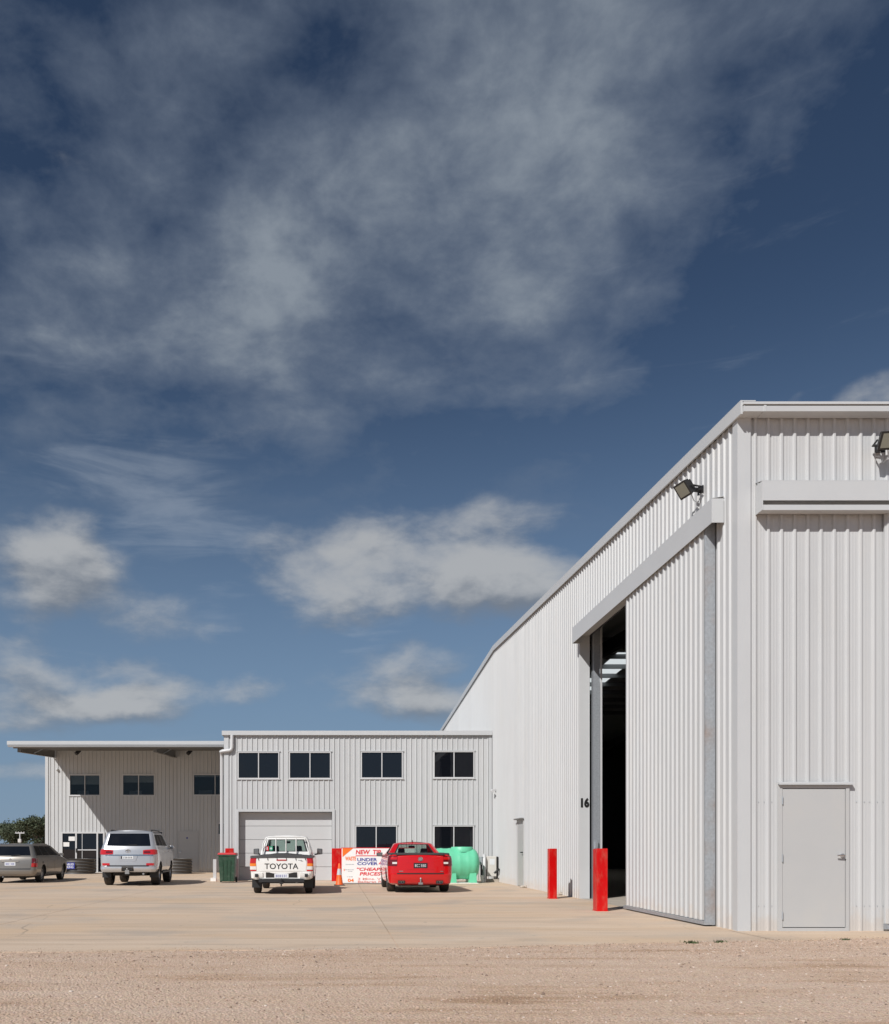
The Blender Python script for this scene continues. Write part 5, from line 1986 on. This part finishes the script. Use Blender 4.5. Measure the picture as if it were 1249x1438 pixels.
# round emblem on the tailgate
mb = MB()
mb.lathe([(.052, 0), (.062, -.008), (.070, 0)], (0, yr_(0, 1.0) - .016, .985), 'y', 24)
mb.cyl((0, yr_(0, 1) - .008, .985), (0, yr_(0, 1) - .020, .985), .045, n=16)
mb.build('badge', chrome, ut, S=SV, local=True)
mb = MB()
mb.box(-.62, -.48, yr_(.6, .65) - .016, yr_(.6, .65) - .008, .625, .645)
mb.box(.58, .66, yr_(.6, .65) - .016, yr_(.6, .65) - .008, .625, .640)
mb.build('script_badge', steelrim, ut, S=SV, local=True)
for s in (-1, 1):
    pth = [('rear', .90), ('rear', .95), ('rear', 1.0)] + CORNER + [('side', .01), ('side', .03)]
    tl = H.patch(pth, .79, 1.075, 5, .014, .03, s).build('tail_light', lamp_dark, ut, S=SV, smooth=40, local=True)
    H.patch(pth[:5], .97, 1.045, 2, .018, .01, s).build('brake_lens', lamp_red, tl, S=SV, smooth=40, local=True)
    H.patch(pth[:4], .845, .90, 2, .018, .01, s).build('reverse_lens', lamp_clear, tl, S=SV, smooth=40, local=True)
    mirror(ut, s * .93, 3.35, 1.10, s, black, .19, .14)
    for y in (1.03, 4.03):
        wheel(ut, s * .80, y, .335, .245, .235, alloy, s, 5)
    for k in (0, 1):
        x = s * (.52 + k * .075)
        e = MB()
        e.lathe([(.034, .10), (.034, -.02), (.040, -.025), (.040, .10)], (x, .03, .315), 'y', 14)
        e.build('exhaust_tip', chrome, ut, S=SV, local=True)
    MB().box(s * .555 - .10, s * .555 + .10, .035, .09, .27, .365).build('exhaust_recess', under, ut, S=SV, local=True)
mb = MB()
mb.box(-.06, .06, -.02, .12, .25, .31)
mb.cyl((0, -.01, .31), (0, -.01, .40), .02, n=10)
mb.lathe([(.001, .05), (.022, .045), (.03, .025), (.02, .0)], (0, -.01, .40), 'z', 12)
mb.build('tow_bar', steelrim, ut, S=SV, local=True)
H.patch(rearpath(-.9, .9, 10), .275, .345, 2, .006, .03).build('bumper_valance', redpaint, ut, S=SV, local=True)
underside(ut, .3, 4.5, .20, .34, .60)
# hard black bed cover
mb = MB()
mb.hexa([(-.875, .20, 1.10), (.875, .20, 1.10), (.86, 1.96, 1.10), (-.86, 1.96, 1.10), (-.855, .21, 1.165), (.855, .21, 1.165), (.84, 1.96, 1.165), (-.84, 1.96, 1.165)])
mb.hexa([(-.70, .10, 1.10), (.70, .10, 1.10), (.72, .22, 1.10), (-.72, .22, 1.10), (-.68, .11, 1.163), (.68, .11, 1.163), (.70, .22, 1.163), (-.70, .22, 1.163)])
mb.build('bed_cover', vinyl, ut, S=SV, local=True, bevel=.02)
MB().tube([(0, 2.75, 1.49), (0, 2.70, 1.56)], .012, 6).build('antenna', black, ut, S=SV, local=True)
seats(ut, (2.85,), .95, 1.30)
MB().box(-.10, .10, 3.05, 3.08, 1.32, 1.39).build('rear_view_mirror', black, ut, S=SV, local=True, bevel=.01)

# ---- silver four wheel drive wagon
lc = carbase('four_wheel_drive', 'large silver four wheel drive wagon parked in front of the canopied building', 'car', -6.60, 27.95)
lc.rotation_euler.z = R(3)
H = Hull([(.46, .86, .22, 4.75, .14, .3, .05, .2), (.49, .93, .06, 4.85, .16, .35, .07, .25), (.58, .965, .0, 4.92, .18, .4, .08, .3), (.67, .975, .0, 4.95, .24, .4, .08, .3), (.69, .975, .05, 4.95, .24, .4, .08, .3),
          (.95, .985, .06, 4.95, .22, .4, .08, .3), (1.10, .985, .075, 4.92, .21, .4, .08, .3), (1.27, .968, .10, 4.85, .20, .4, .08, .3), (1.33, .945, .125, 4.7, .19, .4, .08, .3)],
         [0, .3, .6, .8, 1], [i / 24 for i in range(25)], [1, .75, .5, .25, 0],
         warp=lambda x, y, z: -.15 * max(0, (y - 3.5) / 1.4) * max(0, (z - .8) / .5))
vs, fs, ks = H.build([.46, .475, .49, .53, .58, .62, .67, .69, .75, .85, .95, 1.03, 1.10, 1.18, 1.24, 1.27, 1.30, 1.33])
lowb = MB().add(vs, fs)
lowb.m = list(ks)
low = cut_wells(lowb, [silver, under], [(s * .64, s * 1.2, y, .40, .455) for s in (-1, 1) for y in (1.03, 3.88)])
G = Hull([(1.32, .945, .125, 3.90, .19, .2, .08, .2), (1.36, .935, .14, 3.82, .18, .2, .08, .2), (1.40, .925, .155, 3.75, .17, .2, .08, .2), (1.79, .815, .35, 3.02, .14, .15, .06, .14), (1.83, .80, .375, 2.95, .12, .14, .06, .12), (1.88, .75, .44, 2.80, .12, .14, .05, .10), (1.905, .66, .54, 2.66, .1, .1, .04, .08)],
         [0, .45, .93, .985, 1], [0, .05, .24, .265, .50, .535, .80, .88, .93, 1], [1, .96, .9, .45, 0], crown=.04)


def cls_lc(seg, f, z, s):
    if 1.38 < z < 1.82 and seg == 'rear':
        return ('rear_window', 0)
    if 1.40 < z < 1.79:
        if seg == 'front' and f < .96:
            return ('windscreen', 0)
        if seg == 'side':
            for i, (a, b) in enumerate(((.05, .24), (.265, .50), (.535, .80))):
                if a < f < b:
                    return ('side_window', s * (i + 1))
            if .0 < f < .88:
                return 2
    return 0


vs, fs, ks = G.build([1.32, 1.36, 1.38, 1.40, 1.5, 1.6, 1.7, 1.79, 1.82, 1.83, 1.855, 1.88, 1.895, 1.905], cls_lc, bottom=False)
gb, parts = split_parts(vs, fs, ks)
finish_body(lc, low, gb, [silver, under, black])
for (nm, s), m in parts.items():
    m.build(nm, privacy_glass if nm == 'side_window' else window_glass, lc, S=SV, smooth=40, local=True)
yl = lambda x, z: H.pt('rear', min(1, abs(x) / .80), z)[1]
H.patch(rearpath(-1, 1, 8), .70, 1.045, 6, .008, .02).build('tailgate', silver, lc, S=SV, smooth=35, local=True, bevel=.006)
H.patch(rearpath(-1, 1, 8), 1.085, 1.31, 5, .008, .02).build('hatch', silver, lc, S=SV, smooth=35, local=True, bevel=.006)
H.patch(rearpath(-1, 1, 8) + CORNER[:3], 1.05, 1.078, 1, .022, .03).build('garnish', chrome, lc, S=SV, smooth=35, local=True)
pl_s = MB()
pl_s.hexa([(-.27, yl(0, .92) - .012, .86), (.27, yl(0, .92) - .012, .86), (.27, yl(0, .92), .86), (-.27, yl(0, .92), .86),
           (-.33, yl(0, 1) - .012, 1.04), (.33, yl(0, 1) - .012, 1.04), (.33, yl(0, 1), 1.04), (-.33, yl(0, 1), 1.04)])
pl_s.build('plate_recess', silver, lc, S=SV, local=True)
plate(lc, -.0, .985, yl(0, .98) - .014, .38, .10, plate_white, black_print)
MB().box(-.235, -.19, yl(0, .98) - .016, yl(0, .98) - .012, .94, 1.03).build('plate_light', black, lc, S=SV, local=True)
# oval emblem: two crossed rings in an outer ring
mb = MB()
for (rx, rz, cz_) in ((.085, .055, 0), (.030, .05, 0), (.058, .022, .025)):
    pts = [(rx * math.cos(2 * math.pi * k / 24), yl(0, 1.2) - .014, 1.205 + cz_ + rz * math.sin(2 * math.pi * k / 24)) for k in range(25)]
    mb.tube(pts, .007, 6)
mb.build('badge', chrome, lc, S=SV, local=True)
H.patch(rearpath(-.96, .96, 10), .668, .705, 1, .016, .03).build('shut_line', black, lc, S=SV, local=True)
mb = H.patch(rearpath(-1, -.27, 4), .50, .672, 4, .012, .03)
mb.build('bumper', silver, lc, S=SV, smooth=35, local=True)
H.patch(rearpath(.27, 1, 4), .50, .672, 4, .012, .03).build('bumper', silver, lc, S=SV, smooth=35, local=True)
H.patch(rearpath(-.27, .27, 6), .465, .68, 3, .016, .03).build('tow_recess', under, lc, S=SV, local=True)
for s in (-1, 1):
    tl = H.patch([('rear', .66), ('rear', .8), ('rear', 1.0)] + CORNER[:4], [1.10, 1.09, 1.085, 1.085, 1.085, 1.09, 1.10], [1.235, 1.25, 1.262, 1.265, 1.265, 1.26, 1.24], 4, .018, .035, s)
    tlo = tl.build('tail_light', lamp_red, lc, S=SV, smooth=40, local=True)
    H.patch([('rear', .70), ('rear', .82), ('rear', .98)], 1.135, 1.20, 2, .022, .01, s).build('dark_lens', lamp_dark, tlo, S=SV, smooth=40, local=True)
    H.patch([('rear', .84), ('rear', 1.0)] + CORNER[:2], .71, .79, 2, .014, .03, s).build('reflector', lamp_red, lc, S=SV, smooth=40, local=True)
    mirror(lc, s * .99, 3.45, 1.34, s, silver, .15, .14)
    for y in (1.03, 3.88):
        wheel(lc, s * .82, y, .40, .275, .235, alloy, s, 5)
    m = MB()
    m.tube([(s * .70, .75, 1.885), (s * .70, .80, 1.94), (s * .70, 2.55, 1.94), (s * .70, 2.62, 1.885)], .022, 8)
    m.build('roof_rail', black, lc, S=SV, smooth=50, local=True)
    m = MB()
    m.box(s * .82 - .15, s * .82 + .15, .55, .565, .28, .58)
    m.build('mud_flap', black, lc, S=SV, local=True)
    m = MB()
    m.box(s * .93 - .06, s * .93 + .06, 1.55, 3.35, .42, .47)
    m.build('side_step', black, lc, S=SV, local=True)
    for y in (1.95, 2.95):
        f = H.side_at(y, 1.2)
        H.patch([('side', f), ('side', f + .045)], 1.17, 1.20, 1, .03, .03, s).build('door_handle', silver, lc, S=SV, local=True)
    mb = MB()
    for y in (1.52, 2.52, 3.58):
        f = H.side_at(y, 1.0)
        H.patch([('side', f), ('side', f + .003)], .52, 1.32, 4, .0025, .006, s, mb=mb)
    mb.build('door_gap', black, lc, S=SV, local=True)
mb = MB()
mb.box(-.16, .16, -.005, .10, .54, .62)
mb.build('tow_bar', black, lc, S=SV, local=True)
mb = MB()
mb.box(-.07, .07, -.10, .05, .42, .56)
mb.lathe([(.001, .06), (.03, .05), (.035, .03), (.02, 0)], (0, -.08, .56), 'z', 12)
mb.build('tow_ball', steelrim, lc, S=SV, local=True)
underside(lc, .3, 4.4, .36, .52, .55)
MB().cyl((-.75, 1.03, .40), (.75, 1.03, .40), .07, n=10).build('rear_axle', under, lc, S=SV, local=True)
MB().lathe([(.17, -.1), (.35, -.1), (.37, -.06), (.37, .06), (.35, .1), (.17, .1)], (0, .70, .44), 'z', 24).build('spare_wheel', rubber, lc, S=SV, smooth=40, local=True)
MB().cyl((.52, .10, .42), (.52, 1.2, .44), .035, n=10).build('exhaust', steelrim, lc, S=SV, local=True)
mb = MB()
mb.tube([(.02, G.pt('rear', .05, 1.42)[1] - .03, 1.415), (.30, G.pt('rear', .3, 1.43)[1] - .03, 1.425)], .012, 6)
mb.build('rear_wiper', black, lc, S=SV, local=True)

# ---- champagne station wagon at the left edge
wg = carbase('station_wagon', 'old champagne station wagon cut by the left picture edge', 'car', -11.18, 30.25)
wg.rotation_euler.z = R(2.2)
H = Hull([(.24, .80, .26, 4.7, .14, .3, .05, .2), (.28, .87, .10, 4.85, .16, .35, .07, .25), (.36, .905, .02, 4.92, .18, .4, .08, .3), (.50, .925, .0, 4.95, .18, .4, .08, .3), (.53, .925, .03, 4.95, .17, .4, .08, .3),
          (.75, .93, .05, 4.92, .15, .4, .06, .3), (.92, .92, .075, 4.85, .14, .4, .06, .3), (.99, .895, .11, 4.75, .14, .4, .06, .3), (1.01, .87, .13, 4.7, .14, .4, .06, .3)],
         [0, .3, .6, .8, 1], [i / 24 for i in range(25)], [1, .75, .5, .25, 0],
         warp=lambda x, y, z: -.16 * max(0, (y - 3.5) / 1.4) * max(0, (z - .6) / .4))
vs, fs, ks = H.build([.24, .26, .28, .32, .36, .43, .50, .53, .6, .68, .75, .84, .92, .96, .99, 1.01])
lowb = MB().add(vs, fs)
lowb.m = list(ks)
low = cut_wells(lowb, [champagne, under], [(s * .62, s * 1.15, y, .33, .365) for s in (-1, 1) for y in (1.12, 4.03)])
G = Hull([(1.00, .875, .13, 4.10, .14, .2, .06, .2), (1.03, .865, .15, 4.05, .14, .2, .06, .2), (1.38, .70, .42, 3.18, .12, .15, .06, .14), (1.41, .68, .45, 3.08, .12, .14, .06, .12), (1.455, .61, .54, 2.92, .12, .14, .05, .10), (1.47, .50, .66, 2.76, .1, .1, .04, .08)],
         [0, .45, .93, .985, 1], [0, .04, .235, .26, .50, .53, .82, .88, .93, 1], [1, .96, .9, .45, 0], crown=.02)


def cls_wg(seg, f, z, s):
    if 1.03 < z < 1.38:
        if seg == 'rear' and f < .985:
            return ('rear_window', 0)
        if seg == 'front' and f < .96:
            return ('windscreen', 0)
        if seg == 'side':
            for i, (a, b) in enumerate(((.04, .235), (.26, .50), (.53, .82))):
                if a < f < b:
                    return ('side_window', s * (i + 1))
            if f < .88:
                return 2
    return 0


vs, fs, ks = G.build([1.00, 1.03, 1.12, 1.2, 1.29, 1.38, 1.395, 1.41, 1.435, 1.455, 1.463, 1.47], cls_wg, bottom=False)
gb, parts = split_parts(vs, fs, ks)
finish_body(wg, low, gb, [champagne, under, black])
for (nm, s), m in parts.items():
    m.build(nm, privacy_glass if nm == 'side_window' else window_glass, wg, S=SV, smooth=40, local=True)
yw = lambda x, z: H.pt('rear', min(1, abs(x) / .77), z)[1]
H.patch(rearpath(-.97, .97, 8), .545, .985, 6, .008, .02).build('tailgate', champagne, wg, S=SV, smooth=35, local=True, bevel=.006)
plate(wg, 0, .72, yw(0, .72) - .01, .40, .13, plate_white, blue_print)
MB().box(-.32, .32, yw(0, .81) - .03, yw(0, .81), .795, .825).build('garnish', champagne, wg, S=SV, local=True, bevel=.006)
mb = MB()
mb.cyl((0, yw(0, .89) - .008, .89), (0, yw(0, .89) - .016, .89), .04, n=16)
mb.build('badge', chrome, wg, S=SV, local=True)
H.patch(rearpath(-.98, .98, 10), .512, .54, 1, .014, .03).build('shut_line', black, wg, S=SV, local=True)
H.patch(rearpath(-1, 1, 10) + CORNER, .34, .51, 4, .012, .03).build('bumper', champagne, wg, S=SV, smooth=35, local=True)
for s in (-1, 1):
    pth = [('rear', 1.0)] + CORNER + [('side', .01), ('side', .02)]
    tlo = H.patch(pth, .60, .93, 5, .012, .03, s).build('tail_light', lamp_dark, wg, S=SV, smooth=40, local=True)
    H.patch(pth[:-1], .61, .745, 2, .016, .01, s).build('brake_lens', lamp_red, tlo, S=SV, smooth=40, local=True)
    mirror(wg, s * .92, 3.30, 1.06, s, champagne, .18, .13)
    for y in (1.12, 4.03):
        wheel(wg, s * .765, y, .325, .22, .20, steelrim, s, 8)
    for y in (2.05, 3.0):
        f = H.side_at(y, .88)
        H.patch([('side', f), ('side', f + .045)], .855, .885, 1, .02, .02, s).build('door_handle', champagne, wg, S=SV, local=True)
    mb = MB()
    for y in (1.62, 2.58, 3.62):
        f = H.side_at(y, .8)
        H.patch([('side', f), ('side', f + .003)], .30, 1.0, 4, .0025, .006, s, mb=mb)
    mb.build('door_gap', black, wg, S=SV, local=True)
    m = MB()
    m.tube([(s * .60, .75, 1.445), (s * .60, .80, 1.475), (s * .60, 2.6, 1.475), (s * .60, 2.66, 1.445)], .014, 8)
    m.build('roof_rail', champagne, wg, S=SV, smooth=50, local=True)
f = H.side_at(1.0, .8)
H.patch([('side', f - .012), ('side', f + .012)], .72, .80, 2, .004, .01, 1).build('fuel_flap', under, wg, S=SV, local=True)
underside(wg, .3, 4.4, .19, .30, .60)
MB().cyl((-.3, .14, .24), (-.3, 1.4, .24), .03, n=10).build('exhaust', steelrim, wg, S=SV, local=True)
mb = MB()
mb.tube([(0, G.pt('rear', .0, 1.03)[1] - .03, 1.035), (.34, G.pt('rear', .4, 1.05)[1] - .03, 1.06)], .012, 6)
mb.build('rear_wiper', black, wg, S=SV, local=True)

# ------------------------------------------------------------------ gum trees and a power pole far off


def gum_tree(x, y, h, spread, seed, label):
    rng = random.Random(seed)
    t = thing('gum_tree', label, 'tree', (x, y, -.03), 'gum trees beyond the sheds')
    mb = MB()
    tips = []

    def limb(p, d, L, r, lvl):
        q = p + d * L
        mid = p + d * L * .5 + Vector((rng.uniform(-1, 1), rng.uniform(-1, 1), 0)) * L * .06
        mb.tube([p, mid, q], r * .8, 6)
        if lvl == 0:
            tips.append(q)
            return
        for k in range(3 if lvl > 1 else 2):
            a = rng.uniform(0, 6.28)
            nd = (d + Vector((math.cos(a), math.sin(a), rng.uniform(-.1, .5))) * rng.uniform(.5, .9)).normalized()
            limb(q, nd, L * rng.uniform(.55, .8), r * .6, lvl - 1)
        tips.append(q)
    for k in range(3):
        limb(Vector((rng.uniform(-1.2, 1.2), rng.uniform(-.3, .3), 0)), Vector((rng.uniform(-.25, .25), rng.uniform(-.25, .25), 1)).normalized(), h * .33, h * .03, 3)
    o = mb.build('trunk', bark, t, local=True, smooth=60)
    lv = MB()
    tips += [Vector((rng.uniform(-.6, .6) * spread, rng.uniform(-1, 1), rng.uniform(.06, .28) * h)) for _ in range(7)]
    for tip in tips:
        R_ = spread * rng.uniform(.10, .24)
        for k in range(rng.randint(70, 120)):
            g = Vector((rng.gauss(0, 1), rng.gauss(0, 1), rng.gauss(0, .55)))
            c = tip + g * R_ * .55 + Vector((0, 0, h * .03))
            if c.z < h * .05:
                continue
            a = Vector((rng.gauss(0, 1), rng.gauss(0, 1), rng.gauss(-.5, 1))).normalized()
            b = a.orthogonal().normalized()
            s1, s2 = rng.uniform(.14, .30) * h / 7, rng.uniform(.05, .11) * h / 7
            lv.add([c - a * s1, c + b * s2, c + a * s1, c - b * s2], [(0, 1, 2, 3)])
    tag(lv.build('crown', leafmat, t, local=True), kind='stuff')


TYD = 130.0
tpx = lambda px: (px - 472) * TYD / 1240
gum_tree(tpx(57), TYD, 6.6, 5.0, 11, 'gum tree with open pale limbs beside the canopied wall')
gum_tree(tpx(33), TYD + 9, 6.0, 5.5, 23, 'bushy gum tree behind the power pole')
gum_tree(tpx(8), TYD + 4, 4.9, 5.5, 37, 'low spreading gum tree at the left picture edge')
gum_tree(tpx(-22), TYD + 12, 6.0, 6, 41, 'gum tree mostly outside the left picture edge')
gum_tree(tpx(85), TYD + 14, 6.0, 5.5, 59, 'gum tree largely hidden behind the canopied wall')
PY_ = 74.0
ppx = (28 - 472) * PY_ / 1240
pole = thing('utility_pole', 'slim power pole with a short crossarm in front of the trees', 'pole', (ppx, PY_, 0))
pt_ = EYE + (1192 - 1169) * PY_ / 1240
MB().cyl((ppx, PY_, 0), (ppx, PY_, pt_), .06, .045, n=10).build('shaft', alu, pole)
MB().box(ppx - .38, ppx + .38, PY_ - .04, PY_ + .04, pt_ - .10, pt_ - .02).build('crossarm', alu, pole)
for s in (-.34, -.12, .12, .34):
    MB().cyl((ppx + s, PY_, pt_ - .02), (ppx + s, PY_, pt_ + .06), .03, n=8).build('insulator', acmat, pole)
MB().box(ppx - .12, ppx + .12, PY_ - .16, PY_ + .1, pt_ - .85, pt_ - .55).build('junction_box', acmat, pole)

# low dry grass on the horizon
hz_ = MB()
rng = random.Random(2)
for i in range(2600):
    x, y = rng.uniform(-75, -14), rng.uniform(58, 128)
    hgt = rng.uniform(.2, .55)
    a = rng.uniform(0, 3.14)
    w = rng.uniform(.1, .3)
    hz_.add([(x - w * math.cos(a), y - w * math.sin(a), -.05), (x + w * math.cos(a), y + w * math.sin(a), -.05), (x + rng.uniform(-.1, .1), y, hgt)], [(0, 1, 2)])
tag(hz_.build('dry_grass', pbr('dry_grass', (.13, .11, .055), .9, var=.3, vscale=.5)), 'sparse dry grass on the paddock below the distant trees', 'grass', kind='stuff')

# ------------------------------------------------------------------ weeds at the apron's edge


def weed(px, label, seed, s=1.0):
    rng = random.Random(seed)
    x = 0
    y = 11.2
    for _ in range(8):
        x = (px - 472) * y / 1240
        y = edge_y(x) - .03
    mb = MB()
    for k in range(70):
        a = rng.uniform(0, 6.28)
        r = abs(rng.gauss(0, .045)) * s
        p = Vector((r * math.cos(a) * 1.4, r * math.sin(a), 0))
        d = Vector((rng.gauss(0, .7), rng.gauss(0, .7), 1)).normalized()
        L = rng.uniform(.025, .065) * s
        b = d.orthogonal().normalized() * .007
        mb.add([p - b, p + b, p + d * L * .6 + b * .8, p + d * L, p + d * L * .6 - b * .8], [(0, 1, 2, 3, 4)])
    mb.v = [(vx + x, vy + y, vz - .004) for vx, vy, vz in mb.v]
    o = mb.build('weed', weedmat, loc=(x, y, -.004))
    tag(o, label, 'weed', 'weeds along the edge of the concrete')


weed(970, 'green weed tuft at the concrete edge, leftmost of the three', 1, .8)
weed(1010, 'green weed tuft at the concrete edge below the shed corner', 2, .75)
weed(1188, 'tiny weed at the concrete edge below the personnel door handle', 3, .6)
